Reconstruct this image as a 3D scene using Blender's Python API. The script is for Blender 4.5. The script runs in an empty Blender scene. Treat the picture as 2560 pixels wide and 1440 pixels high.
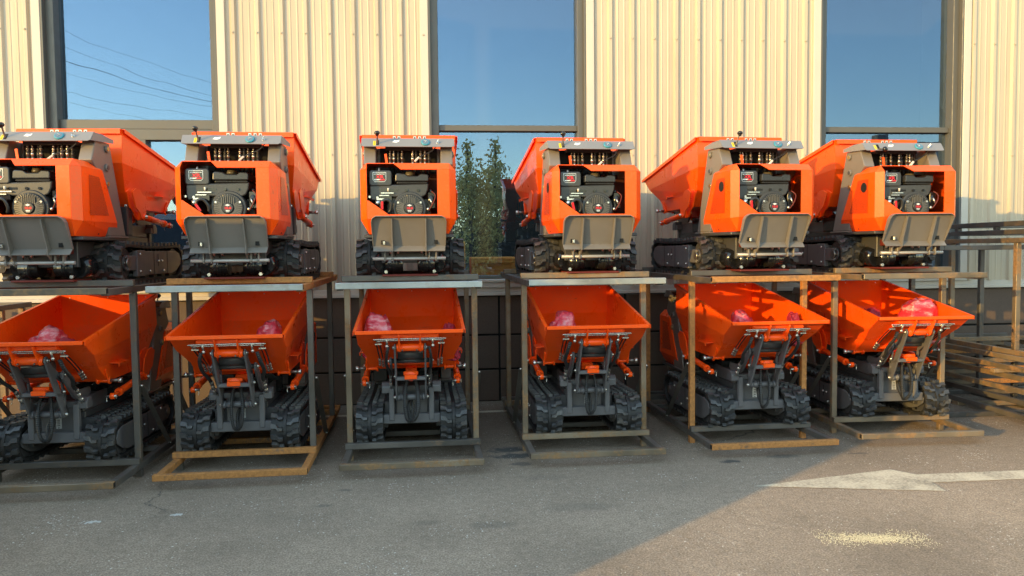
import bpy, bmesh, math, random
from mathutils import Vector, Matrix
from math import sin, cos, pi, radians as R_
random.seed(7)
SC = bpy.context.scene
COL = SC.collection

# ------------------------------------------------------------------ materials
def mat(name):
    m = bpy.data.materials.new(name); m.use_nodes = True
    nt = m.node_tree
    return m, nt, nt.nodes['Principled BSDF']

def N(nt, t, **kw):
    n = nt.nodes.new(t)
    for k, v in kw.items():
        if k.startswith('i_'):
            n.inputs[k[2:].replace('_', ' ')].default_value = v
        else:
            setattr(n, k, v)
    return n

def L(nt, a, b): nt.links.new(a, b)

def ramp(nt, fac, stops):
    r = N(nt, 'ShaderNodeValToRGB')
    el = r.color_ramp.elements
    while len(el) < len(stops): el.new(0.5)
    for e, (p, c) in zip(el, stops):
        e.position = p; e.color = (*c, 1) if len(c) == 3 else c
    L(nt, fac, r.inputs[0])
    return r

def coords(nt, kind='Object', scale=None, rnd=False):
    tc = N(nt, 'ShaderNodeTexCoord')
    o = tc.outputs[kind]
    if rnd:
        oi = N(nt, 'ShaderNodeObjectInfo')
        mul = N(nt, 'ShaderNodeMath', operation='MULTIPLY'); mul.inputs[1].default_value = 37.0
        L(nt, oi.outputs['Random'], mul.inputs[0])
        ad = N(nt, 'ShaderNodeVectorMath', operation='ADD')
        L(nt, o, ad.inputs[0]); L(nt, mul.outputs[0], ad.inputs[1]); o = ad.outputs[0]
    if scale:
        mp = N(nt, 'ShaderNodeMapping'); mp.inputs['Scale'].default_value = scale
        L(nt, o, mp.inputs[0]); o = mp.outputs[0]
    return o

def noise(nt, vec, scale, detail=4, rough=0.55):
    n = N(nt, 'ShaderNodeTexNoise'); n.inputs['Scale'].default_value = scale
    n.inputs['Detail'].default_value = detail; n.inputs['Roughness'].default_value = rough
    L(nt, vec, n.inputs['Vector'])
    return n

def bump(nt, h, bsdf, strength=0.3, dist=0.01):
    b = N(nt, 'ShaderNodeBump'); b.inputs['Strength'].default_value = strength
    b.inputs['Distance'].default_value = dist
    L(nt, h, b.inputs['Height']); L(nt, b.outputs[0], bsdf.inputs['Normal'])
    return b

def mixc(nt, fac, a, b, blend='MIX'):
    m = N(nt, 'ShaderNodeMix', data_type='RGBA', blend_type=blend)
    for sock, v in ((m.inputs[0], fac), (m.inputs[6], a), (m.inputs[7], b)):
        if hasattr(v, 'is_linked') or hasattr(v, 'links'): L(nt, v, sock)
        elif isinstance(v, (int, float)): sock.default_value = v
        else: sock.default_value = (*v, 1)
    return m.outputs[2]

def paint(name, col, rough=0.35, metal=0.0, var=0.12, vs=3.0, coat=0.0, spec=0.5, grime=None, fine=0.0):
    m, nt, b = mat(name)
    v = coords(nt, rnd=True)
    n = noise(nt, v, vs, 5, 0.6)
    lo = tuple(c * (1 - var) for c in col); hi = tuple(min(1, c * (1 + var)) for c in col)
    r = ramp(nt, n.outputs[0], [(0.3, lo), (0.7, hi)])
    c = r.outputs[0]
    if grime:
        g = noise(nt, v, 9, 6, 0.65)
        gr = ramp(nt, g.outputs[0], [(0.52, (0, 0, 0)), (0.75, (1, 1, 1))])
        c = mixc(nt, gr.outputs[0], c, grime)
    L(nt, c, b.inputs['Base Color'])
    rr = ramp(nt, noise(nt, v, vs * 4, 4).outputs[0], [(0.3, (rough * .8,) * 3), (0.75, (min(1, rough * 1.3),) * 3)])
    L(nt, rr.outputs[0], b.inputs['Roughness'])
    b.inputs['Metallic'].default_value = metal
    b.inputs['Coat Weight'].default_value = coat; b.inputs['Coat Roughness'].default_value = 0.15
    b.inputs['Specular IOR Level'].default_value = spec
    if fine: bump(nt, noise(nt, v, 260, 2).outputs[0], b, fine, 0.002)
    return m

def worn_orange():
    m, nt, b = mat('orange_paint')
    v = coords(nt, rnd=True)
    n = noise(nt, v, 3.0, 5, .6)
    base = ramp(nt, n.outputs[0], [(0.3, (0.93, 0.084, 0.003)), (0.7, (0.99, 0.095, 0.004))]).outputs[0]
    d1 = noise(nt, v, 5.0, 6, .7); d2 = noise(nt, v, 60, 3, .7)
    a = N(nt, 'ShaderNodeMath', operation='MULTIPLY'); L(nt, d1.outputs[0], a.inputs[0]); L(nt, d2.outputs[0], a.inputs[1])
    dust = ramp(nt, a.outputs[0], [(0.26, (0, 0, 0)), (0.48, (.30,) * 3)])
    c = mixc(nt, dust.outputs[0], base, (0.50, 0.20, 0.08))                       # thin handling dust
    st = N(nt, 'ShaderNodeMapping'); st.inputs['Scale'].default_value = (3, 40, 9); st.inputs['Rotation'].default_value = (.4, .2, .6); L(nt, v, st.inputs[0])
    sc = noise(nt, st.outputs[0], 2.0, 2, .4)
    scr = ramp(nt, sc.outputs[0], [(0.725, (0, 0, 0)), (0.745, (.35,) * 3)])
    c = mixc(nt, scr.outputs[0], c, (0.30, 0.06, 0.02))                           # hairline scuffs
    L(nt, c, b.inputs['Base Color'])
    rr = ramp(nt, d1.outputs[0], [(0.3, (.22,) * 3), (0.75, (.45,) * 3)]); L(nt, rr.outputs[0], b.inputs['Roughness'])
    b.inputs['Coat Weight'].default_value = .07; b.inputs['Coat Roughness'].default_value = .12; b.inputs['Specular IOR Level'].default_value = .3
    big = noise(nt, v, 2.4, 2, .4)
    hh = N(nt, 'ShaderNodeMath', operation='MULTIPLY_ADD'); hh.inputs[1].default_value = .02; L(nt, d2.outputs[0], hh.inputs[0]); L(nt, big.outputs[0], hh.inputs[2])
    bump(nt, hh.outputs[0], b, .12, .02)                                          # slightly wavy sheet
    return m
M = {}
M['orange'] = worn_orange()
M['grey'] = paint('grey_paint', (0.105, 0.103, 0.108), 0.42, var=0.10, fine=0.05)
M['towergrey'] = paint('tower_grey_paint', (0.165, 0.148, 0.132), 0.4, var=0.10, fine=0.05)
M['dark'] = paint('dark_grey_paint', (0.05, 0.05, 0.053), 0.42, var=0.1, fine=0.05)
M['black'] = paint('black_plastic', (0.026, 0.026, 0.027), 0.33, var=0.2, fine=0.1)
M['engine'] = paint('engine_plastic', (0.042, 0.042, 0.042), 0.36, var=0.12, fine=0.12)
M['gloss'] = paint('glossy_black', (0.010, 0.010, 0.011), 0.16, var=0.2)
M['rubber'] = paint('track_rubber', (0.017, 0.017, 0.018), 0.6, var=0.3, vs=14, grime=(0.04, 0.036, 0.032), fine=0.25)
M['lug'] = paint('track_lug_rubber', (0.048, 0.048, 0.050), 0.45, var=0.35, vs=18, grime=(0.12, 0.108, 0.095), fine=0.25)
M['hose'] = paint('hose_rubber', (0.016, 0.016, 0.017), 0.5, var=0.2)
M['chrome'] = paint('bright_zinc', (0.62, 0.61, 0.57), 0.27, metal=0.9, var=0.12, vs=30)
M['steel'] = paint('machined_steel', (0.22, 0.20, 0.18), 0.34, metal=0.8, var=0.15, vs=20)
M['brass'] = paint('yellow_zinc', (0.50, 0.36, 0.13), 0.3, metal=0.9, var=0.15, vs=20)
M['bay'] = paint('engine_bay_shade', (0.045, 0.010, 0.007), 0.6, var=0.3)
M['bar'] = paint('bare_bar', (0.36, 0.34, 0.32), 0.38, metal=0.3, var=0.1)
M['dash'] = paint('panel_grey_paint', (0.20, 0.192, 0.195), 0.42, var=0.06, fine=0.05)
M['fin'] = paint('cooling_fin', (0.095, 0.09, 0.08), 0.35, var=0.1)
M['white'] = paint('white_sticker', (0.72, 0.72, 0.70), 0.5, var=0.05)
M['silverlabel'] = paint('silver_label', (0.55, 0.56, 0.55), 0.35, metal=0.3, var=0.2, vs=60)
M['yellow'] = paint('yellow_sticker', (0.80, 0.60, 0.02), 0.45, var=0.05)
M['red'] = paint('red_print', (0.62, 0.012, 0.022), 0.4, var=0.05)
M['cyan'] = paint('cyan_ring', (0.035, 0.24, 0.33), 0.3, var=0.1)
M['dial'] = paint('dial_face', (0.12, 0.17, 0.22), 0.15, var=0.3, vs=60)
M['cap'] = paint('tank_cap', (0.10, 0.085, 0.06), 0.4, var=0.1)
M['tag'] = paint('paper_tag', (0.62, 0.56, 0.48), 0.6, var=0.1)
M['hole'] = paint('hole_black', (0.004, 0.004, 0.004), 0.9, var=0.0)
M['frame'] = paint('window_frame_paint', (0.085, 0.083, 0.076), 0.42, var=0.06)
M['flash'] = paint('flashing_paint', (0.49, 0.45, 0.39), 0.4, var=0.04, fine=0.03)
M['redbase'] = paint('red_primer', (0.13, 0.014, 0.008), 0.6, var=0.2)

# perforated orange sheet
def perforated():
    m, nt, b = mat('perforated_orange')
    v = coords(nt)
    sp = N(nt, 'ShaderNodeSeparateXYZ'); L(nt, v, sp.inputs[0])
    P = 0.0125
    def cell(off):
        outs = []
        for ax, per in (('Y', P), ('Z', P * 1.0)):
            a = N(nt, 'ShaderNodeMath', operation='ADD'); a.inputs[1].default_value = off * per + 10 * per
            L(nt, sp.outputs[ax], a.inputs[0])
            md = N(nt, 'ShaderNodeMath', operation='MODULO'); md.inputs[1].default_value = per
            L(nt, a.outputs[0], md.inputs[0])
            s = N(nt, 'ShaderNodeMath', operation='SUBTRACT'); s.inputs[1].default_value = per / 2
            L(nt, md.outputs[0], s.inputs[0])
            q = N(nt, 'ShaderNodeMath', operation='POWER'); q.inputs[1].default_value = 2
            L(nt, s.outputs[0], q.inputs[0]); outs.append(q.outputs[0])
        ad = N(nt, 'ShaderNodeMath', operation='ADD'); L(nt, outs[0], ad.inputs[0]); L(nt, outs[1], ad.inputs[1])
        lt = N(nt, 'ShaderNodeMath', operation='LESS_THAN'); lt.inputs[1].default_value = (P * 0.28) ** 2
        L(nt, ad.outputs[0], lt.inputs[0]); return lt.outputs[0]
    mx = N(nt, 'ShaderNodeMath', operation='MAXIMUM')
    L(nt, cell(0.0), mx.inputs[0]); L(nt, cell(0.5), mx.inputs[1])
    c = mixc(nt, mx.outputs[0], (0.96, 0.090, 0.004), (0.012, 0.004, 0.003))
    L(nt, c, b.inputs['Base Color']); b.inputs['Roughness'].default_value = 0.3
    return m
M['perf'] = perforated()

def rust(name, base, rustc, amount):
    m, nt, b = mat(name)
    v = coords(nt, rnd=True)
    n1 = noise(nt, v, 7, 6, 0.65); n2 = noise(nt, v, 45, 5, 0.7)
    mp = N(nt, 'ShaderNodeMapping'); mp.inputs['Scale'].default_value = (1, 1, 1); L(nt, v, mp.inputs[0])
    n3 = noise(nt, mp.outputs[0], 2.2, 3)
    a = N(nt, 'ShaderNodeMath', operation='MULTIPLY_ADD'); a.inputs[1].default_value = 0.45
    L(nt, n2.outputs[0], a.inputs[0]); L(nt, n1.outputs[0], a.inputs[2])
    f = ramp(nt, a.outputs[0], [(0.92 - amount * 0.55, (0, 0, 0)), (1.08 - amount * 0.55, (1, 1, 1))])
    dark = tuple(c * .6 for c in base); lite = tuple(c * 1.45 for c in base)
    bc = ramp(nt, n3.outputs[0], [(0.3, dark), (0.5, base), (0.72, lite)])
    rc = ramp(nt, n2.outputs[0], [(0.3, tuple(c * .55 for c in rustc)), (0.65, rustc)])
    L(nt, mixc(nt, f.outputs[0], bc.outputs[0], rc.outputs[0]), b.inputs['Base Color'])
    ro = ramp(nt, f.outputs[0], [(0, (.42,) * 3), (1, (.8,) * 3)]); L(nt, ro.outputs[0], b.inputs['Roughness'])
    mt = ramp(nt, f.outputs[0], [(0, (.35,) * 3), (1, (.0,) * 3)]); L(nt, mt.outputs[0], b.inputs['Metallic'])
    bump(nt, n2.outputs[0], b, 0.15, 0.004)
    return m
M['tube_dark'] = rust('mill_steel', (0.105, 0.095, 0.085), (0.17, 0.105, 0.06), 0.25)
M['tube_brown'] = rust('browned_steel', (0.19, 0.15, 0.105), (0.27, 0.155, 0.07), 0.42)
M['tube_rust'] = rust('rusted_steel', (0.15, 0.10, 0.065), (0.46, 0.20, 0.055), 0.78)
M['tube_zinc'] = rust('galvanised_steel', (0.33, 0.345, 0.335), (0.36, 0.32, 0.26), 0.3)

def cladding_mat():
    m, nt, b = mat('cream_cladding')
    v = coords(nt)
    st = N(nt, 'ShaderNodeMapping'); st.inputs['Scale'].default_value = (28, 28, 0.5); L(nt, v, st.inputs[0])
    n = noise(nt, st.outputs[0], 1.0, 4)
    big = noise(nt, v, 0.7, 3)
    c1 = ramp(nt, n.outputs[0], [(0.3, (0.43, 0.362, 0.268)), (0.7, (0.475, 0.408, 0.308))])
    dr = N(nt, 'ShaderNodeMapping'); dr.inputs['Scale'].default_value = (9, 9, 0.35); L(nt, v, dr.inputs[0])
    dn = ramp(nt, noise(nt, dr.outputs[0], 1.0, 5, .7).outputs[0], [(0.45, (1, 1, 1)), (0.8, (0.80, 0.79, 0.77))])
    c = mixc(nt, 0.18, c1.outputs[0], big.outputs[0], 'SOFT_LIGHT')
    c = mixc(nt, 1.0, c, dn.outputs[0], 'MULTIPLY')
    L(nt, c, b.inputs['Base Color']); b.inputs['Roughness'].default_value = 0.38
    bump(nt, noise(nt, v, 180, 2).outputs[0], b, 0.06, 0.002)
    return m
M['clad'] = cladding_mat()

def plinth_mat():
    m, nt, b = mat('brown_stone')
    v = coords(nt)
    n = noise(nt, v, 1.3, 5); n2 = noise(nt, v, 70, 5, .7)
    c = ramp(nt, n.outputs[0], [(0.3, (0.080, 0.053, 0.040)), (0.7, (0.108, 0.074, 0.054))])
    c2 = mixc(nt, 0.35, c.outputs[0], n2.outputs[0], 'OVERLAY')
    L(nt, c2, b.inputs['Base Color']); b.inputs['Roughness'].default_value = 0.72
    bump(nt, n2.outputs[0], b, 0.15, 0.004)
    return m
M['plinth'] = plinth_mat()

def glass_mat():
    m = bpy.data.materials.new('tinted_glass'); m.use_nodes = True
    nt = m.node_tree; nt.nodes.clear()
    out = N(nt, 'ShaderNodeOutputMaterial')
    gl = N(nt, 'ShaderNodeBsdfGlossy'); gl.inputs['Color'].default_value = (0.225, 0.345, 0.545, 1); gl.inputs['Roughness'].default_value = 0.0
    tr = N(nt, 'ShaderNodeBsdfTransparent'); tr.inputs['Color'].default_value = (0.95, 0.97, 0.95, 1)
    mx = N(nt, 'ShaderNodeMixShader'); mx.inputs[0].default_value = 0.25
    v = coords(nt)
    n = noise(nt, v, 2.6, 1)
    b = N(nt, 'ShaderNodeBump'); b.inputs['Strength'].default_value = 0.035; b.inputs['Distance'].default_value = 0.02
    L(nt, n.outputs[0], b.inputs['Height']); L(nt, b.outputs[0], gl.inputs['Normal'])
    L(nt, tr.outputs[0], mx.inputs[1]); L(nt, gl.outputs[0], mx.inputs[2]); L(nt, mx.outputs[0], out.inputs[0])
    return m
M['glass'] = glass_mat()

def asphalt_mat():
    m, nt, b = mat('asphalt')
    v = coords(nt)
    sp = N(nt, 'ShaderNodeSeparateXYZ'); L(nt, v, sp.inputs[0])
    fine = noise(nt, v, 105, 3, .75); mid = noise(nt, v, 22, 5, .65); big = noise(nt, v, 1.1, 5, .6)
    c = ramp(nt, fine.outputs[0], [(0.28, (0.112, 0.086, 0.064)), (0.50, (0.268, 0.206, 0.155)), (0.72, (0.47, 0.365, 0.28))]).outputs[0]
    bg = ramp(nt, big.outputs[0], [(0.3, (0.74,) * 3), (0.7, (1.15,) * 3)])
    c = mixc(nt, 1.0, c, bg.outputs[0], 'MULTIPLY')
    md = ramp(nt, mid.outputs[0], [(0.3, (0.8,) * 3), (0.7, (1.12,) * 3)])
    c = mixc(nt, 1.0, c, md.outputs[0], 'MULTIPLY')
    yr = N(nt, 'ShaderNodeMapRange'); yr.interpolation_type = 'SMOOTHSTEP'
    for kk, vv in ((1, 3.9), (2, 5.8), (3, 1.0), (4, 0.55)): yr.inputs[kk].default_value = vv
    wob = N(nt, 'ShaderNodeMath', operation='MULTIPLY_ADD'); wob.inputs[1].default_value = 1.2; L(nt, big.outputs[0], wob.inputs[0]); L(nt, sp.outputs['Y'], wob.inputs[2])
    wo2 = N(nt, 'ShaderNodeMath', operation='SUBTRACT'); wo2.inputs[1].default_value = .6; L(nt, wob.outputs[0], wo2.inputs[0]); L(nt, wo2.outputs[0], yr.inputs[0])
    c = mixc(nt, 1.0, c, yr.outputs[0], 'MULTIPLY')          # occlusion shade put into the colour, deeper towards the crates
    # oil stains: soft noisy ellipses
    for (x, y, rx, ry, s) in ((0.46, 5.42, .17, .10, .8), (0.50, 5.25, .20, .08, .8), (0.52, 5.05, .09, .06, .5), (1.95, 4.92, .09, .045, .75), (2.35, 5.0, .14, .06, .5),
                              (0.25, 3.93, .16, .06, .22), (-0.1, 4.0, .10, .04, .18), (-1.55, 4.85, .10, .05, .2), (-0.7, 4.35, .06, .03, .4), (-.62, 4.62, .06, .03, .4),
                              (0.75, 4.15, .26, .10, .2), (0.62, 4.72, .2, .08, .15), (2.9, 5.0, .1, .03, .4), (1.6, 2.9, .03, .02, .8)):
        ax = N(nt, 'ShaderNodeMath', operation='SUBTRACT'); ax.inputs[1].default_value = x; L(nt, sp.outputs['X'], ax.inputs[0])
        ay = N(nt, 'ShaderNodeMath', operation='SUBTRACT'); ay.inputs[1].default_value = y; L(nt, sp.outputs['Y'], ay.inputs[0])
        cx = N(nt, 'ShaderNodeCombineXYZ')
        dx = N(nt, 'ShaderNodeMath', operation='DIVIDE'); dx.inputs[1].default_value = rx; L(nt, ax.outputs[0], dx.inputs[0]); L(nt, dx.outputs[0], cx.inputs[0])
        dy = N(nt, 'ShaderNodeMath', operation='DIVIDE'); dy.inputs[1].default_value = ry; L(nt, ay.outputs[0], dy.inputs[0]); L(nt, dy.outputs[0], cx.inputs[1])
        ln = N(nt, 'ShaderNodeVectorMath', operation='LENGTH'); L(nt, cx.outputs[0], ln.inputs[0])
        nn = noise(nt, v, 16, 4, .65)
        ad = N(nt, 'ShaderNodeMath', operation='MULTIPLY_ADD'); ad.inputs[1].default_value = 1.6; ad.inputs[2].default_value = -0.8
        L(nt, nn.outputs[0], ad.inputs[0])
        sm = N(nt, 'ShaderNodeMath', operation='ADD'); L(nt, ln.outputs[1], sm.inputs[0]); L(nt, ad.outputs[0], sm.inputs[1])
        f = ramp(nt, sm.outputs[0], [(0.5, (min(1, s * 1.25),) * 3), (1.0, (0, 0, 0))])
        c = mixc(nt, f.outputs[0], c, (0.05, 0.048, 0.045))
    for (x, y, rx, ry) in ((-1.93, 4.24, .06, .028), (-2.55, 4.18, .07, .022), (-1.5, 4.3, .04, .02)):
        ax = N(nt, 'ShaderNodeMath', operation='SUBTRACT'); ax.inputs[1].default_value = x; L(nt, sp.outputs['X'], ax.inputs[0])
        ay = N(nt, 'ShaderNodeMath', operation='SUBTRACT'); ay.inputs[1].default_value = y; L(nt, sp.outputs['Y'], ay.inputs[0])
        cx = N(nt, 'ShaderNodeCombineXYZ')
        dx = N(nt, 'ShaderNodeMath', operation='DIVIDE'); dx.inputs[1].default_value = rx; L(nt, ax.outputs[0], dx.inputs[0]); L(nt, dx.outputs[0], cx.inputs[0])
        dy = N(nt, 'ShaderNodeMath', operation='DIVIDE'); dy.inputs[1].default_value = ry; L(nt, ay.outputs[0], dy.inputs[0]); L(nt, dy.outputs[0], cx.inputs[1])
        ln = N(nt, 'ShaderNodeVectorMath', operation='LENGTH'); L(nt, cx.outputs[0], ln.inputs[0])
        ad = N(nt, 'ShaderNodeMath', operation='MULTIPLY_ADD'); ad.inputs[1].default_value = 3.0; ad.inputs[2].default_value = -1.5
        L(nt, noise(nt, v, 40, 3, .6).outputs[0], ad.inputs[0])
        sm = N(nt, 'ShaderNodeMath', operation='ADD'); L(nt, ln.outputs[1], sm.inputs[0]); L(nt, ad.outputs[0], sm.inputs[1])
        f = ramp(nt, sm.outputs[0], [(0.6, (.8,) * 3), (0.8, (0, 0, 0))])
        c = mixc(nt, f.outputs[0], c, (0.5, 0.485, 0.455))
    # white grit and paint scuffs, denser in drifts
    sc = noise(nt, v, 2.0, 4, .7); sd = noise(nt, v, 62, 2, .5)
    mu = N(nt, 'ShaderNodeMath', operation='MULTIPLY_ADD'); mu.inputs[1].default_value = 0.42; L(nt, sc.outputs[0], mu.inputs[0]); L(nt, sd.outputs[0], mu.inputs[2])
    sf = ramp(nt, mu.outputs[0], [(0.905, (0, 0, 0)), (0.945, (.75,) * 3)])
    c = mixc(nt, sf.outputs[0], c, (0.68, 0.64, 0.58))
    vo = N(nt, 'ShaderNodeTexVoronoi', feature='DISTANCE_TO_EDGE'); vo.inputs['Scale'].default_value = .42; vo.inputs['Randomness'].default_value = 1
    wv = noise(nt, v, 3.0, 4, .6); wm2 = N(nt, 'ShaderNodeVectorMath', operation='MULTIPLY_ADD'); wm2.inputs[1].default_value = (.5, .5, 0)
    L(nt, wv.outputs['Color'], wm2.inputs[0]); L(nt, v, wm2.inputs[2]); L(nt, wm2.outputs[0], vo.inputs['Vector'])
    msk = noise(nt, v, .55, 2)
    ck = ramp(nt, vo.outputs['Distance'], [(0.0, (.75,) * 3), (0.0035, (0, 0, 0))])
    mk = ramp(nt, msk.outputs[0], [(0.5, (0, 0, 0)), (0.6, (1, 1, 1))])
    c = mixc(nt, mixc(nt, 1.0, ck.outputs[0], mk.outputs[0], 'MULTIPLY'), c, (0.03, 0.028, 0.026))
    L(nt, c, b.inputs['Base Color']); b.inputs['Roughness'].default_value = 0.9
    b.inputs['Diffuse Roughness'].default_value = 1.0
    b.inputs['Specular IOR Level'].default_value = 0.25
    hh = N(nt, 'ShaderNodeMath', operation='MULTIPLY_ADD'); hh.inputs[1].default_value = 0.5
    L(nt, fine.outputs[0], hh.inputs[0]); L(nt, mid.outputs[0], hh.inputs[2])
    bump(nt, hh.outputs[0], b, 0.75, 0.014)
    return m
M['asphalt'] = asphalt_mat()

def worn_paint():
    m, nt, b = mat('worn_road_paint')
    v = coords(nt)
    n = noise(nt, v, 60, 5, .75); n2 = noise(nt, v, 5, 4)
    a = N(nt, 'ShaderNodeMath', operation='MULTIPLY_ADD'); a.inputs[1].default_value = .7; L(nt, n2.outputs[0], a.inputs[0]); L(nt, n.outputs[0], a.inputs[2])
    c = ramp(nt, a.outputs[0], [(0.62, (0.17, 0.142, 0.112)), (0.95, (0.44, 0.385, 0.30))])
    L(nt, c.outputs[0], b.inputs['Base Color']); b.inputs['Roughness'].default_value = 0.85
    b.inputs['Diffuse Roughness'].default_value = 1.0
    bump(nt, n.outputs[0], b, 0.5, 0.01)
    return m
M['roadpaint'] = worn_paint()

def red_film():
    m, nt, b = mat('red_cloth_in_film')
    v = coords(nt, rnd=True)
    mp = N(nt, 'ShaderNodeMapping'); mp.inputs['Scale'].default_value = (4, 6, 11); mp.inputs['Rotation'].default_value = (.5, .3, .4); L(nt, v, mp.inputs[0])
    n = noise(nt, mp.outputs[0], 2.2, 6, .7); n2 = noise(nt, v, 4, 3)
    f = ramp(nt, n.outputs[0], [(0.48, (0, 0, 0)), (0.60, (.75,) * 3)])
    f2 = ramp(nt, n2.outputs[0], [(0.38, (0, 0, 0)), (0.5, (1, 1, 1))])
    ff = mixc(nt, 1.0, f.outputs[0], f2.outputs[0], 'MULTIPLY')
    c = mixc(nt, ff, (0.60, 0.03, 0.055), (0.80, 0.40, 0.40))  # pale streaks: clear film with its highlights painted into the colour
    L(nt, c, b.inputs['Base Color']); b.inputs['Roughness'].default_value = 0.42
    b.inputs['Coat Weight'].default_value = 0.6; b.inputs['Coat Roughness'].default_value = 0.12
    bump(nt, n.outputs[0], b, 0.5, 0.02)
    return m
M['redfilm'] = red_film()
M['redcloth'] = paint('dark_red_cloth', (0.30, 0.012, 0.03), 0.6, var=0.3, vs=12)

def wood_mat():
    m, nt, b = mat('crate_plywood')
    v = coords(nt)
    mp = N(nt, 'ShaderNodeMapping'); mp.inputs['Scale'].default_value = (2, 2, 18); L(nt, v, mp.inputs[0])
    n = noise(nt, mp.outputs[0], 2.5, 5)
    c = ramp(nt, n.outputs[0], [(0.3, (0.92, 0.36, 0.07)), (0.7, (0.97, 0.48, 0.12))])
    L(nt, c.outputs[0], b.inputs['Base Color']); b.inputs['Roughness'].default_value = 0.6
    return m
M['wood'] = wood_mat()
M['timber'] = paint('grey_timber', (0.22, 0.15, 0.085), 0.75, var=0.3, vs=9)
M['concrete'] = paint('floor_concrete', (0.05, 0.05, 0.05), 0.5, var=0.1)
M['inner'] = paint('inner_wall', (0.022, 0.023, 0.025), 0.7, var=0.1)
M['van'] = paint('van_white', (0.62, 0.62, 0.61), 0.3, coat=0.4, var=0.01, vs=1)
M['vanglass'] = paint('van_glass', (0.012, 0.014, 0.016), 0.05, var=0.0)
M['bark'] = paint('bark', (0.11, 0.085, 0.065), 0.85, var=0.3, vs=9)
M['shed'] = paint('shed_cladding', (0.16, 0.19, 0.24), 0.6, var=0.08)
M['shedroof'] = paint('shed_roof', (0.07, 0.075, 0.085), 0.6, var=0.08)
M['wire'] = paint('wire', (0.02, 0.02, 0.02), 0.6)
M['pole'] = paint('concrete_pole', (0.3, 0.29, 0.27), 0.8, var=0.1)
M['soil'] = paint('verge_grass', (0.06, 0.075, 0.03), 0.95, var=0.3, vs=2)
M['sawdust'] = paint('sawdust', (0.60, 0.53, 0.37), 0.95, var=0.2, vs=60)

def leaf_mat(name, col):
    m, nt, b = mat(name)
    v = coords(nt)
    n = noise(nt, v, 1.7, 4)
    c = ramp(nt, n.outputs[0], [(0.3, tuple(k * .55 for k in col)), (0.7, tuple(k * 1.5 for k in col))])
    L(nt, c.outputs[0], b.inputs['Base Color']); b.inputs['Roughness'].default_value = 0.55
    b.inputs['Transmission Weight'].default_value = 0.0
    return m
M['leaf'] = leaf_mat('poplar_leaf', (0.62, 0.55, 0.20))
M['leaf2'] = leaf_mat('shrub_leaf', (0.22, 0.22, 0.08))

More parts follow.
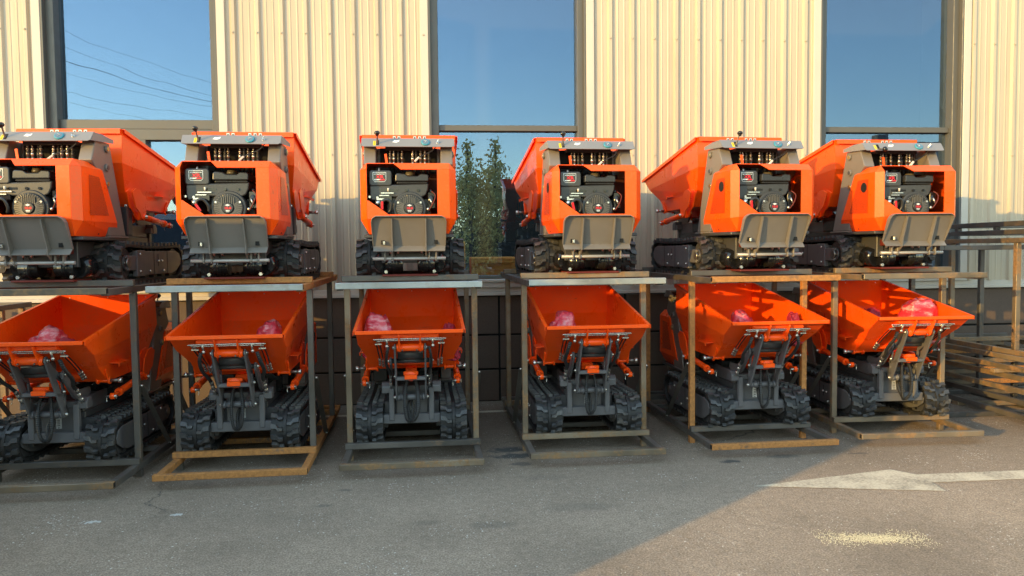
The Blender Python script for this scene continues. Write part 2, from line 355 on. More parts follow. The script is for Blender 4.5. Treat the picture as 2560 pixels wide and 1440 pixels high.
# ------------------------------------------------------------------ mesh builder
class MB:
    def __init__(s): s.v = []; s.f = []; s.mi = []; s.sm = []; s.cur = 0; s.smooth = False
    def add(s, vs, fs):
        o = len(s.v); s.v += [tuple(p) for p in vs]
        for f in fs: s.f.append([i + o for i in f]); s.mi.append(s.cur); s.sm.append(s.smooth)
        return s
    def quad(s, *p): return s.add(p, [list(range(len(p)))])
    def box(s, x0, x1, y0, y1, z0, z1):
        return s.add([(x0, y0, z0), (x1, y0, z0), (x1, y1, z0), (x0, y1, z0), (x0, y0, z1), (x1, y0, z1), (x1, y1, z1), (x0, y1, z1)],
                     [(0, 3, 2, 1), (4, 5, 6, 7), (0, 1, 5, 4), (1, 2, 6, 5), (2, 3, 7, 6), (3, 0, 4, 7)])
    def beam(s, a, b, w, h, up=(0, 0, 1)):
        a = Vector(a); b = Vector(b); d = (b - a).normalized(); u = Vector(up)
        if abs(d.dot(u)) > .98: u = Vector((0, 1, 0))
        r = d.cross(u).normalized(); u = r.cross(d)
        P = []
        for q in (a, b):
            for i, j in ((-1, -1), (1, -1), (1, 1), (-1, 1)): P.append(q + r * (i * w / 2) + u * (j * h / 2))
        return s.add(P, [(3, 2, 1, 0), (4, 5, 6, 7), (0, 1, 5, 4), (1, 2, 6, 5), (2, 3, 7, 6), (3, 0, 4, 7)])
    def prism(s, poly, axis, a, b):
        # poly: 2-D points; axis x: (y,z); y: (x,z); z: (x,y)
        def P(p, t): return {'x': (t, p[0], p[1]), 'y': (p[0], t, p[1]), 'z': (p[0], p[1], t)}[axis]
        n = len(poly)
        vs = [P(p, a) for p in poly] + [P(p, b) for p in poly]
        fs = [list(range(n)), list(range(2 * n - 1, n - 1, -1))] + [(i, i + n, (i + 1) % n + n, (i + 1) % n) for i in range(n)]
        return s.add(vs, fs)
    def cyl(s, a, b, r, n=14, r2=None, cap=True):
        a = Vector(a); b = Vector(b); d = (b - a).normalized()
        u = Vector((0, 0, 1)) if abs(d.z) < .9 else Vector((1, 0, 0))
        x = d.cross(u).normalized(); y = d.cross(x); r2 = r if r2 is None else r2
        vs = [a + (x * cos(2 * pi * i / n) + y * sin(2 * pi * i / n)) * r for i in range(n)] + [b + (x * cos(2 * pi * i / n) + y * sin(2 * pi * i / n)) * r2 for i in range(n)]
        old = s.smooth; s.smooth = True
        o = len(s.v); s.add(vs, [(i, (i + 1) % n, (i + 1) % n + n, i + n) for i in range(n)])
        s.smooth = False
        if cap:
            s.f += [[o + i for i in range(n - 1, -1, -1)], [o + n + i for i in range(n)]]; s.mi += [s.cur] * 2; s.sm += [False] * 2
        s.smooth = old
        return s
    def tube(s, pts, r, n=8, ridged=0.0, step=None):
        pts = [Vector(p) for p in pts]
        # catmull-rom resample
        C = []
        for i in range(len(pts) - 1):
            p0 = pts[max(i - 1, 0)]; p1 = pts[i]; p2 = pts[i + 1]; p3 = pts[min(i + 2, len(pts) - 1)]
            k = 6 if step is None else max(2, int((p2 - p1).length / step))
            for j in range(k):
                t = j / k
                C.append(0.5 * ((2 * p1) + (-p0 + p2) * t + (2 * p0 - 5 * p1 + 4 * p2 - p3) * t * t + (-p0 + 3 * p1 - 3 * p2 + p3) * t ** 3))
        C.append(pts[-1])
        nrm = None; vs = []
        for i, c in enumerate(C):
            d = (C[min(i + 1, len(C) - 1)] - C[max(i - 1, 0)]).normalized()
            if nrm is None:
                u = Vector((0, 0, 1)) if abs(d.z) < .9 else Vector((1, 0, 0)); nrm = d.cross(u).normalized()
            nrm = (nrm - d * nrm.dot(d)).normalized(); bn = d.cross(nrm)
            rr = r * (1 + (ridged if i % 2 else -ridged))
            for k in range(n): vs.append(c + (nrm * cos(2 * pi * k / n) + bn * sin(2 * pi * k / n)) * rr)
        fs = []
        for i in range(len(C) - 1):
            for k in range(n): fs.append((i * n + k, i * n + (k + 1) % n, (i + 1) * n + (k + 1) % n, (i + 1) * n + k))
        old = s.smooth; s.smooth = ridged == 0
        o = len(s.v); s.add(vs, fs); s.smooth = old
        s.f += [[o + k for k in range(n)], [o + (len(C) - 1) * n + k for k in range(n - 1, -1, -1)]]; s.mi += [s.cur] * 2; s.sm += [False] * 2
        return s
    def ball(s, c, r, n=10, sc=(1, 1, 1)):
        vs = []; fs = []; m = n // 2
        for i in range(m + 1):
            th = pi * i / m
            for k in range(n): vs.append((c[0] + r * sc[0] * sin(th) * cos(2 * pi * k / n), c[1] + r * sc[1] * sin(th) * sin(2 * pi * k / n), c[2] + r * sc[2] * cos(th)))
        for i in range(m):
            for k in range(n): fs.append((i * n + k, (i + 1) * n + k, (i + 1) * n + (k + 1) % n, i * n + (k + 1) % n))
        old = s.smooth; s.smooth = True; s.add(vs, fs); s.smooth = old
        return s
    def pieces(s, fac=.3):
        # the builder's loose islands, clustered by distance, each as a builder of its own
        par = list(range(len(s.v)))
        def fd(i):
            while par[i] != i: par[i] = par[par[i]]; i = par[i]
            return i
        for f in s.f:
            for q in f[1:]: par[fd(q)] = fd(f[0])
        G = {}
        for i in range(len(s.v)): G.setdefault(fd(i), []).append(i)
        B = {r: ([min(s.v[i][k] for i in g) for k in range(3)], [max(s.v[i][k] for i in g) for k in range(3)]) for r, g in G.items()}
        ks = list(G); cl = {r: r for r in ks}
        def fc(r):
            while cl[r] != r: r = cl[r]
            return r
        for a in range(len(ks)):
            for c in range(a + 1, len(ks)):
                A, C = B[ks[a]], B[ks[c]]
                gap = math.sqrt(sum(max(0, A[0][k] - C[1][k], C[0][k] - A[1][k]) ** 2 for k in range(3)))
                size = max(max(A[1][k] - A[0][k] for k in range(3)), max(C[1][k] - C[0][k] for k in range(3)))
                if gap <= max(.004, fac * size): cl[fc(ks[a])] = fc(ks[c])
        out = {}
        for (f, mi, sm) in zip(s.f, s.mi, s.sm):
            o = out.setdefault(fc(fd(f[0])), (MB(), {}))
            nb, mp = o
            for i in f:
                if i not in mp: mp[i] = len(nb.v); nb.v.append(s.v[i])
            nb.f.append([mp[i] for i in f]); nb.mi.append(mi); nb.sm.append(sm)
        return [o[0] for o in out.values()]
    def build_each(s, name, mats, parent=None, fac=.3, **kw):
        return [p.build(name, mats, parent, **kw) for p in s.pieces(fac)]
    def build(s, name, mats, parent=None, bevel=0, solid=0, fix=True, loc=None, seg=1, ang=35):
        me = bpy.data.meshes.new(name); me.from_pydata(s.v, [], s.f); me.update()
        if fix:
            bm = bmesh.new(); bm.from_mesh(me); bmesh.ops.recalc_face_normals(bm, faces=bm.faces[:]); bm.to_mesh(me); bm.free()
        if not isinstance(mats, (list, tuple)): mats = [mats]
        for m in mats: me.materials.append(m)
        for p, i, q in zip(me.polygons, s.mi, s.sm): p.material_index = i; p.use_smooth = q
        o = bpy.data.objects.new(name, me); COL.objects.link(o)
        if parent: o.parent = parent
        if loc: o.location = loc
        if solid:
            md = o.modifiers.new('Solidify', 'SOLIDIFY'); md.thickness = solid; md.offset = 0
        if bevel:
            md = o.modifiers.new('Bevel', 'BEVEL'); md.width = bevel; md.segments = seg; md.limit_method = 'ANGLE'; md.angle_limit = R_(ang)
        return o

def empty(name, loc=(0, 0, 0), rz=0):
    o = bpy.data.objects.new(name, None); COL.objects.link(o); o.location = loc; o.rotation_euler = (0, 0, rz)
    o.empty_display_size = .1
    return o
def tag(o, label=None, cat=None, group=None, kind=None):
    if label: o['label'] = label
    if cat: o['category'] = cat
    if group: o['group'] = group
    if kind: o['kind'] = kind
    return o
def copy_tree(o, parent=None):
    c = o.copy(); COL.objects.link(c)
    if parent: c.parent = parent
    for ch in list(o.children): copy_tree(ch, c)
    return c
def text_mesh(txt, size, name, material, parent, loc, rot=(pi / 2, 0, 0), sx=1.0, bold=0.0):
    cu = bpy.data.curves.new(name, 'FONT'); cu.body = txt; cu.size = size; cu.align_x = 'CENTER'; cu.align_y = 'CENTER'; cu.offset = bold; cu.resolution_u = 3
    t = bpy.data.objects.new('tmp', cu); COL.objects.link(t)
    bpy.context.view_layer.update()
    me = bpy.data.meshes.new_from_object(t.evaluated_get(bpy.context.evaluated_depsgraph_get()))
    bpy.data.objects.remove(t); me.name = name
    me.materials.clear(); me.materials.append(material)
    o = bpy.data.objects.new(name, me); COL.objects.link(o); o.parent = parent; o.location = loc; o.rotation_euler = rot; o.scale = (sx, 1, 1)
    return o

# ------------------------------------------------------------------ camera
f_px = 1877.2; yaw, pitch, roll, CH = 0.0922, 0.0500, -0.0107, 1.4603
cam = bpy.data.cameras.new('camera'); cam.lens = f_px / 2560 * 36; cam.sensor_width = 36; cam.clip_end = 2000; cam.clip_start = .05
co = bpy.data.objects.new('camera', cam); COL.objects.link(co); SC.camera = co
Rx = Vector((cos(yaw), -sin(yaw), 0)); F = Vector((sin(yaw) * cos(pitch), cos(yaw) * cos(pitch), -sin(pitch))); U = Vector((sin(yaw) * sin(pitch), cos(yaw) * sin(pitch), cos(pitch)))
cx = Rx * cos(roll) + U * sin(roll); cyv = U * cos(roll) - Rx * sin(roll)
mw = Matrix((cx, cyv, -F)).transposed().to_4x4(); mw.translation = Vector((0, 0, CH)); co.matrix_world = mw

# ------------------------------------------------------------------ light
AZ = R_(52.0); EL = R_(9.7)
sd = Vector((sin(AZ) * cos(EL), cos(AZ) * cos(EL), -sin(EL)))
sun = bpy.data.lights.new('sun', 'SUN'); sun.energy = 5.6; sun.angle = R_(0.5); sun.color = (1.0, 0.61, 0.15)
so = bpy.data.objects.new('sun', sun); COL.objects.link(so); so.rotation_euler = sd.to_track_quat('-Z', 'Y').to_euler(); so.location = (-10, -8, 6)
w = bpy.data.worlds.new('World'); SC.world = w; w.use_nodes = True
nt = w.node_tree; bg = nt.nodes['Background']
sky = nt.nodes.new('ShaderNodeTexSky'); sky.sky_type = 'NISHITA'; sky.sun_disc = False
sky.sun_elevation = EL; sky.sun_rotation = math.atan2(-sd.x, -sd.y); sky.air_density = 1.0; sky.dust_density = 0.12; sky.ozone_density = 2.2
wb = nt.nodes.new('ShaderNodeMix'); wb.data_type = 'RGBA'; wb.blend_type = 'MULTIPLY'; wb.inputs[0].default_value = 1.0
wb.inputs[7].default_value = (1.22, 0.97, 0.71, 1)          # camera white balance, set warm of daylight
tcw = nt.nodes.new('ShaderNodeTexCoord'); sx = nt.nodes.new('ShaderNodeSeparateXYZ'); mr = nt.nodes.new('ShaderNodeMapRange'); mr.interpolation_type = 'SMOOTHSTEP'
for kk, vv in ((1, 0.30), (2, 0.75), (3, 1.0), (4, 1.60)): mr.inputs[kk].default_value = vv      # thin bright haze overhead, clearer low sky
wm = nt.nodes.new('ShaderNodeMix'); wm.data_type = 'RGBA'; wm.blend_type = 'MULTIPLY'; wm.inputs[0].default_value = 1.0
nt.links.new(tcw.outputs['Generated'], sx.inputs[0]); nt.links.new(sx.outputs['Z'], mr.inputs[0]); nt.links.new(sky.outputs[0], wm.inputs[6]); nt.links.new(mr.outputs[0], wm.inputs[7])
nt.links.new(wm.outputs[2], wb.inputs[6]); nt.links.new(wb.outputs[2], bg.inputs[0]); bg.inputs[1].default_value = 0.92
SC.view_settings.view_transform = 'Standard'; SC.view_settings.look = 'None'; SC.view_settings.exposure = 0
SC.render.engine = 'CYCLES'; SC.cycles.max_bounces = 12; SC.cycles.diffuse_bounces = 9; SC.cycles.glossy_bounces = 4; SC.cycles.transparent_max_bounces = 8
SC.cycles.caustics_reflective = False; SC.cycles.caustics_refractive = False

# ------------------------------------------------------------------ the machine (local: x right seen from the engine end, y from engine to bucket, z up)
def make_machine():
    root = empty('mini_dumper')
    OR, GR, DK, BK, CHR = M['orange'], M['grey'], M['dark'], M['black'], M['chrome']
    # --- chassis
    b = MB(); b.box(-.195, .195, .16, 1.29, .12, .285); b.box(-.30, .30, .02, .62, .292, .314)
    for s in (-1, 1): b.box(s * .19 - .02, s * .19 + .02, .36, 1.30, .10, .20); b.box(s * .13 - .03, s * .13 + .03, .30, 1.3, .285, .33)
    b.box(-.15, .15, .62, 1.25, .285, .40)
    b.build('chassis', DK, root, bevel=.004)
    b = MB(); b.box(-.19, .19, .10, .34, .030, .042); b.box(-.17, .17, .12, .2, .205, .25); b.build('motor_mount', M['redbase'], root, bevel=.003)
    for s in (-1, 1):
        b = MB(); b.cyl((s * .05, .20, .115), (s * .17, .20, .115), .058, 18); b.cyl((s * .17, .20, .115), (s * .195, .3, .13), .07, 18); b.cyl((s * .09, .2, .115), (s * .12, .2, .115), .064, 18)
        b.cyl((s * .1, .17, .17), (s * .1, .17, .215), .012, 8); b.cyl((s * .14, .17, .17), (s * .14, .17, .225), .012, 8)
        o = b.build('drive_motor', M['gloss'], root)
        f = MB()
        for q in (.08, .13): f.cyl((s * q, .145, .185), (s * q, .145, .235), .010, 6); f.cyl((s * q, .145, .205), (s * q, .145, .222), .016, 6)
        f.cyl((s * .165, .13, .06), (s * .165, .15, .06), .012, 6)
        f.build_each('fitting', CHR, o, fac=0.2)
    # --- tracks
    y0, y1, r = .452, 1.285, .128; zc = .1415; Ls = y1 - y0; per = 2 * Ls + 2 * pi * r
    def path(sv, off=0.0):
        sv %= per
        if sv < Ls:                                    # top run, slight sag
            t = sv / Ls; return (y0 + sv, zc + r + off - .012 * sin(pi * t)), (0, 1)
        sv -= Ls
        if sv < pi * r:
            a = pi / 2 - sv / r; return (y1 + (r + off) * cos(a), zc + (r + off) * sin(a)), (cos(a), sin(a))
        sv -= pi * r
        if sv < Ls: return (y1 - sv, zc - r - off), (0, -1)
        sv -= Ls; a = -pi / 2 - sv / r
        return (y0 + (r + off) * cos(a), zc + (r + off) * sin(a)), (cos(a), sin(a))
    for s in (-1, 1):
        xi, xo = s * .200, s * .384
        b = MB(); n = 96
        prof = [(0, -.018), (1, -.018), (1, .0), (.56, .0), (.55, .009), (.45, .009), (.44, .0), (0, .0)]
        vs = []
        for i in range(n):
            for (t, off) in prof:
                p, _ = path(per * i / n, off); vs.append((xi + (xo - xi) * t, p[0], p[1]))
        k = len(prof)
        b.add(vs, [(i * k + j, i * k + (j + 1) % k, ((i + 1) % n) * k + (j + 1) % k, ((i + 1) % n) * k + j) for i in range(n) for j in range(k)])
        nl = 37; pt = per / nl; b.cur = 1
        for i in range(nl):
            for side, off in ((0, 0.0), (1, .5)):
                base = (i + off) * pt
                # chevron lug: bent strip in (t across, ds along)
                if side == 0: A = [(.0, -.022, .012), (.20, -.014, .016), (.27, .006, .030), (.42, .008, .028)]
                else: A = [(1.0, -.022, .012), (.80, -.014, .016), (.73, .006, .030), (.58, .008, .028)]
                lo = []; hi = []
                for (t, s0, s1) in A:
                    for (ss, sh) in ((s0, .003), (s1, -.003)):
                        p, _ = path(base + ss, .0); q, _ = path(base + ss + sh, .022)
                        X = xi + (xo - xi) * t
                        lo.append((X, p[0], p[1])); hi.append((X, q[0], q[1]))
                m = len(A); V = lo + hi; Fs = []; o = 2 * m
                for j in range(m - 1):
                    Fs.append((o + 2 * j, o + 2 * j + 1, o + 2 * j + 3, o + 2 * j + 2))
                    Fs.append((2 * j, 2 * j + 2, o + 2 * j + 2, o + 2 * j)); Fs.append((2 * j + 1, o + 2 * j + 1, o + 2 * j + 3, 2 * j + 3))
                Fs.append((0, o, o + 1, 1)); Fs.append((2 * m - 2, 2 * m - 1, o + 2 * m - 1, o + 2 * m - 2))
                b.add(V, Fs)
        b.cur = 0
        # inner guide teeth
        for i in range(nl):
            p, nn = path(i * pt, -.018); q, _ = path(i * pt, -.04)
            b.beam((s * .292, p[0], p[1]), (s * .292, q[0], q[1]), .05, .018)
        tr = b.build('track', [M['rubber'], M['lug']], root)
        # side frame with rounded front, sprocket, rollers
        b = MB()
        pl = [(.60, .052), (1.20, .052), (1.29, .075), (1.365, .12), (1.375, .16), (1.34, .205), (1.28, .222), (.60, .222)]
        for xa, xb in ((.372, .382), (.202, .212)): b.prism(pl, 'x', s * xa, s * xb)
        b.box(min(s * .21, s * .375), max(s * .21, s * .375), .58, 1.26, .08, .215)
        b.box(min(s * .352, s * .386), max(s * .352, s * .386), .575, .70, .045, .226)
        b.box(min(s * .36, s * .38), max(s * .36, s * .38), .44, .58, .09, .19)
        sf = b.build('track_frame', GR, root, bevel=.003)
        b = MB()
        for yy in (.86, 1.10): b.box(min(s * .383, s * .3845), max(s * .383, s * .3845), yy - .0015, yy + .0015, .052, .222)
        b.box(min(s * .383, s * .3845), max(s * .383, s * .3845), .93, .934, .11, .20)
        b.build_each('seam', M['hole'], sf, fac=0.1)
        b = MB()
        for yy, zz in ((.78, .078), (1.02, .078), (.93, .15), (.99, .15), (.62, .2), (.62, .08)): b.cyl((s * .383, yy, zz), (s * .394, yy, zz), .009, 6)
        b.build_each('bolt', CHR, sf, fac=0.1)
        b = MB(); b.cyl((s * .235, y0, zc), (s * .35, y0, zc), .10, 22); b.cyl((s * .35, y0, zc), (s * .37, y0, zc), .055, 18)
        for q in range(11):
            a = 2 * pi * q / 11; b.beam((s * .292, y0 + .09 * cos(a), zc + .09 * sin(a)), (s * .292, y0 + .118 * cos(a), zc + .118 * sin(a)), .06, .022)
        sp = b.build('sprocket', DK, tr)
        b = MB(); b.cyl((s * .368, y0, zc), (s * .385, y0, zc), .030, 14)
        for q in range(6): a = 2 * pi * q / 6; b.cyl((s * .368, y0 + .042 * cos(a), zc + .042 * sin(a)), (s * .376, y0 + .042 * cos(a), zc + .042 * sin(a)), .008, 6)
        b.build('hub', M['steel'], tr)
        b = MB()
        for q in range(5): yy = .64 + q * .145; b.cyl((s * .225, yy, .055), (s * .36, yy, .055), .036, 14)
        b.cyl((s * .225, 1.275, zc), (s * .36, 1.275, zc), .102, 20)
        b.build_each('roller', DK, tr, fac=0.02)
    # --- engine housing (orange sheet metal)
    b = MB(); yf = -.05
    T = .787; S = .742; LW = .416
    q = b.quad
    q((-.097, 0, T), (.272, 0, T), (.272, yf, S), (-.047, yf, S))                      # top chamfer, right of the notch
    q((.191, yf, S), (.272, yf, S), (.272, yf, LW), (.191, yf, LW))                    # right strip
    q((-.272, yf, .537), (-.262, yf, .537), (-.15, yf, .458), (-.095, yf, LW), (-.272, yf, LW))   # lower-left gusset
    q((-.095, yf, LW), (.191, yf, LW), (.191, yf, .445), (-.13, yf, .445))
    for s in (-1, 1):
        q((s * .272, yf, LW), (s * .272, yf, S), (s * .315, 0, S), (s * .315, 0, LW - .006))
        q((s * .272, yf, S), (s * .272, 0, T), (s * .315, 0, S))
        q((s * .272, yf, LW), (s * .315, 0, LW - .006), (s * .262, 0, .318))
        q((s * .315, 0, LW - .006), (s * .315, .448, .412), (s * .316, .268, .740), (s * .315, 0, S))
        q((s * .315, 0, LW - .006), (s * .262, 0, .318), (s * .279, .522, .321), (s * .315, .448, .412))
        q((s * .272, 0, T), (s * .315, 0, S), (s * .316, .268, .740), (s * .272, .235, T))
        q((s * .316, .268, .740), (s * .315, .448, .412), (s * .279, .522, .321), (s * .26, .50, .321), (s * .292, .44, .412), (s * .296, .262, .74))
    q((-.272, yf, LW), (.272, yf, LW), (.262, 0, .318), (-.262, 0, .318))
    q((-.262, 0, .318), (.262, 0, .318), (.279, .522, .321), (-.279, .522, .321))
    q((-.272, .0, T), (-.097, 0, T), (.272, 0, T), (.272, .235, T), (-.272, .235, T))
    # inner flange of the opening and recessed visor
    hs = b.build('engine_housing', OR, root, solid=.004, fix=True)
    b = MB(); q = b.quad
    for s in (-1, 1):
        x = s * .3195
        pts = [(.085, .70), (.215, .695), (.33, .455), (.085, .448)]
        b.add([(x, p[0], p[1]) for p in pts], [(0, 1, 2, 3)])
        pts = [(.04, .72), (.22, .72), (.35, .44), (.04, .44)]
        b.add([(s * .3095, p[0], p[1]) for p in pts], [(0, 1, 2, 3)])
    b.build_each('vent_grille', M['perf'], hs, fac=0.01)
    b = MB(); b.cyl((-.3225, .135, .640), (-.3180, .135, .640), .036, 20); b.build('exhaust_hole', M['hole'], hs)
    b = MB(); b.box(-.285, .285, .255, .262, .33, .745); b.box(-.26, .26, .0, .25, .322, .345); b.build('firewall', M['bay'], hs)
    # --- engine, laid out on the photo's opening
    def e(px, py): return ((px - 686) * .000768, T - (py - 372) * .000768)
    en = MB()
    en.box(-.15, .15, .10, .34, .345, .56); en.box(-.12, -.03, .05, .25, .43, .57)
    en.cyl((.005, .10, .489), (.005, .0, .489), .112, 28)
    eng = en.build('engine', M['engine'], root, bevel=.006)
    def rbox(nm, x0, x1, z0, z1, ya, yb, m, rad, cut=None):
        P = []
        for (cxx, cz, a0) in ((x1 - rad, z1 - rad, 0), (x0 + rad, z1 - rad, 90), (x0 + rad, z0 + rad, 180), (x1 - rad, z0 + rad, 270)):
            for k in range(4): a = R_(a0 + 30 * k); P.append((cxx + rad * cos(a), cz + rad * sin(a)))
        bb = MB(); bb.prism(P, 'y', ya, yb); return bb.build(nm, m, eng, bevel=.007, seg=2)
    af = rbox('air_filter', *sum([[e(348, 0)[0], e(542, 0)[0]], [e(0, 566)[1], e(0, 432)[1]]], []), .0, .22, M['engine'], .018)
    b = MB()                                    # control cover: left block joined to the long shroud under the tank
    P = [e(352, 562), e(862, 545), e(855, 600), e(835, 645), e(800, 664), e(540, 662), e(470, 640), e(466, 690), e(440, 694), e(362, 690), e(352, 640)]
    b.prism(P, 'y', .008, .20); b.build('control_cover', M['engine'], eng, bevel=.008, seg=2)
    b = MB(); P = [e(575, 470), e(590, 458), e(655, 462), e(680, 482), e(770, 482), e(795, 462), e(850, 466), e(862, 478), e(860, 528), e(572, 528)]
    b.prism(P, 'y', -.012, .22); P = [e(585, 530), e(852, 530), e(852, 548), e(585, 548)]; b.prism(P, 'y', .0, .2)
    b.build('fuel_tank', M['black'], eng, bevel=.008, seg=2)
    b = MB(); xx, zz = e(702, 452); b.cyl((xx, .09, zz - .02), (xx, .09, zz + .012), .030, 18); b.cyl((xx, .09, zz - .014), (xx, .09, zz + .004), .034, 18); b.build('fuel_cap', M['cap'], eng)
    b = MB(); xx, zz = e(432, 425); b.cyl((xx, .05, zz - .01), (xx, .05, zz + .006), .009, 8); b.ball((xx, .05, zz + .006), .008, 8); b.build('wing_nut', CHR, eng)
    # badge on the air filter
    b = MB()
    x0, z1 = e(380, 448); x1, z0 = e(496, 533)
    xm = (x0 + x1) / 2
    def sh(t, ya, yb): bb = [(x0 + t, z1 - t), (x1 - t, z1 - t), (x1 - t, z0 + .014), (x1 - .012 - t * .3, z0 + t), (x0 + .012 + t * .3, z0 + t), (x0 + t, z0 + .014)]; return bb
    b.prism(sh(0, 0, 0), 'y', -.0018, .003); bd = b.build('badge', M['silverlabel'], eng)
    b = MB(); b.prism(sh(.0035, 0, 0), 'y', -.0026, .0); b.build('badge_face', M['gloss'], bd)
    b = MB(); b.prism([(x0 + .010, z0 + .012), (xm - .004, z0 + .012), (xm + .010, z0 + .019), (x0 + .007, z0 + .019)], 'y', -.0034, -.0026); b.build('badge_stripe', M['white'], bd)
    b = MB(); b.prism([(xm - .002, z0 + .010), (x1 - .010, z0 + .011), (x1 - .007, z0 + .019), (xm + .012, z0 + .019)], 'y', -.0036, -.0026); b.build('badge_stripe', M['red'], bd)
    text_mesh('BRIGGS&STRATTON', .0078, 'badge_text', M['white'], bd, (xm, -.0032, z1 - .0135), bold=.0003)
    text_mesh('XR', .031, 'badge_text', M['red'], bd, (xm + .002, -.0032, z1 - .0325), sx=1.25, bold=.0012)
    # recoil starter
    b = MB(); fx, fz = .005, .489
    b.cyl((fx, .03, fz), (fx, -.012, fz), .100, 32, r2=.092); rc = b.build('recoil_starter', M['black'], eng, bevel=.004, ang=50)
    b = MB()
    for k in range(36):
        a = 2 * pi * k / 36
        if -.1 < a < pi + .1:
            b.beam((fx + .079 * cos(a), -.0135, fz + .079 * sin(a)), (fx + .089 * cos(a), -.0125, fz + .089 * sin(a)), .005, .004)
    for k in range(7):
        x = fx - .036 + k * .012; b.box(x - .0028, x + .0028, -.020, -.012, fz + .034 + .004 * abs(k - 3) * -1, fz + .078 - abs(k - 3) * .004)
    for k in range(26):
        a = R_(148 + k * 9.7)
        b.beam((fx + .04 * cos(a), -.0165, fz + .04 * sin(a)), (fx + .084 * cos(a), -.0145, fz + .084 * sin(a)), .0026, .007)
    b.build('cooling_slat', M['fin'], rc, fix=True)
    b = MB(); b.cyl((fx, -.012, fz), (fx, -.026, fz), .037, 24, r2=.033); b.build('starter_hub', M['black'], rc, bevel=.002)
    text_mesh('10.0', .021, 'power_text', M['red'], rc, (fx + .001, -.0268, fz - .002), sx=1.2, bold=.0009)
    b = MB(); b.prism([(fx - .017, fz + .017), (fx - .006, fz + .021), (fx, fz + .024), (fx + .006, fz + .021), (fx + .017, fz + .017), (fx + .006, fz + .013), (fx, fz + .010), (fx - .006, fz + .013)], 'y', -.0275, -.026); b.build('maker_emblem', M['white'], rc)
    b = MB(); b.box(fx - .012, fx + .013, -.0272, -.026, fz - .020, fz - .014); b.box(fx - .010, fx + .011, -.0272, -.026, fz - .026, fz - .0225); b.build('print_line', M['silverlabel'], rc)
    b = MB()
    for (px, py) in ((595, 712), (790, 712)): xx, zz = e(px, py); b.cyl((xx, -.02, zz), (xx, .02, zz), .007, 6)
    for (px, py) in ((352, 662), (418, 668)): xx, zz = e(px, py); b.cyl((xx, -.008, zz), (xx, .02, zz), .008, 8)
    xx, zz = e(500, 628); b.box(xx - .04, xx + .045, -.006, .004, zz - .004, zz + .003)
    xx, zz = e(480, 650); b.box(xx - .035, xx + .03, -.010, .004, zz - .003, zz + .003); xx, zz = e(450, 680); b.box(xx - .03, xx + .02, -.004, .01, zz - .006, zz + .004)
    xx, zz = e(420, 715); b.cyl((xx, .0, zz - .015), (xx, .0, zz + .015), .018, 12)
    b.build_each('choke_link', CHR, eng, fac=0.1)
    b = MB(); xx, zz = e(520, 604); b.box(xx - .058, xx + .058, .0065, .03, zz - .007, zz + .007); xx, zz = e(480, 668); b.box(xx - .045, xx + .045, .004, .03, zz - .022, zz + .014)
    for (px, py) in ((668, 604), (769, 604)): xx, zz = e(px, py); b.cyl((xx, .0, zz), (xx, .02, zz), .009, 12)
    b.build_each('cover_recess', M['gloss'], eng, fac=0.1)
    b = MB(); xx, zz = e(512, 600); b.cyl((xx, -.012, zz - .012), (xx, -.012, zz + .010), .0055, 8, r2=.0075); b.build('throttle_lever', M['tag'], eng)
    b = MB(); b.tube([(e(455, 790)[0], -.02, e(0, 790)[1]), (e(450, 720)[0], -.03, e(0, 720)[1]), (e(480, 690)[0], -.032, e(0, 690)[1]), (e(520, 700)[0], -.03, e(0, 700)[1]), (e(535, 760)[0], -.02, e(0, 760)[1]), (e(520, 800)[0], -.01, e(0, 800)[1])], .010, 8); sh_ = b.build('starter_handle', M['black'], eng)
    b = MB(); b.beam((e(452, 712)[0], -.040, e(0, 712)[1]), (e(466, 782)[0], -.036, e(0, 782)[1]), .016, .008, up=(0, 1, 0)); b.build('grip_insert', M['red'], sh_, bevel=.002)
    b = MB(); xx, zz = e(886, 690); b.box(xx - .026, xx + .026, .02, .12, zz - .055, zz + .055); b.cyl((xx - .005, .06, zz + .05), (xx - .005, .06, zz + .075), .016, 10); b.ball((xx, .03, zz), .03, 10, (1, .6, 1.4)); im = b.build('ignition_box', M['gloss'], eng, bevel=.006)
    b = MB(); b.tube([(xx - .02, .0, zz - .07), (xx + .01, -.01, zz - .02), (xx + .025, .0, zz + .03), (xx, .02, zz + .06)], .004, 6); b.build('cable', M['redbase'], im)
    b = MB(); b.cyl((xx - .01, .005, zz + .01), (xx + .004, .0, zz - .03), .006, 6); b.ball((xx - .025, .01, zz - .06), .012, 8); b.build('plug', CHR, im)
    # --- folded foot platform
    b = MB(); zt, zb = .432, .236
    P = [(-.241, zb), (.241, zb), (.246, .395), (.238, .418), (.216, zt), (-.216, zt), (-.238, .418), (-.246, .395)]
    def py(z): return .015 - (z - zb) / (zt - zb) * .085      # leaning plate
    def pv(p, d): return (p[0], py(p[1]) - d, p[1])
    th = .006
    b.add([pv(p, 0) for p in P] + [pv(p, -th) for p in P], [list(range(8)), list(range(15, 7, -1))])
    rim = P[2:] ; rim = [P[1]] + P[2:] + [P[0]]
    for a_, c_ in zip(rim[:-1], rim[1:]):
        d0 = .010 if a_[1] < .3 else .034; d1 = .010 if c_[1] < .3 else .034
        b.add([pv(a_, d0), pv(a_, -th), pv(c_, -th), pv(c_, d1)], [(0, 1, 2, 3)])
    b.add([(-.241, py(zb), zb), (.241, py(zb), zb), (.238, py(zb) - .036, zb - .036), (-.238, py(zb) - .036, zb - .036)], [(0, 1, 2, 3)])
    pf = b.build('foot_platform', M['towergrey'], root, solid=.005, fix=True)
    b = MB()
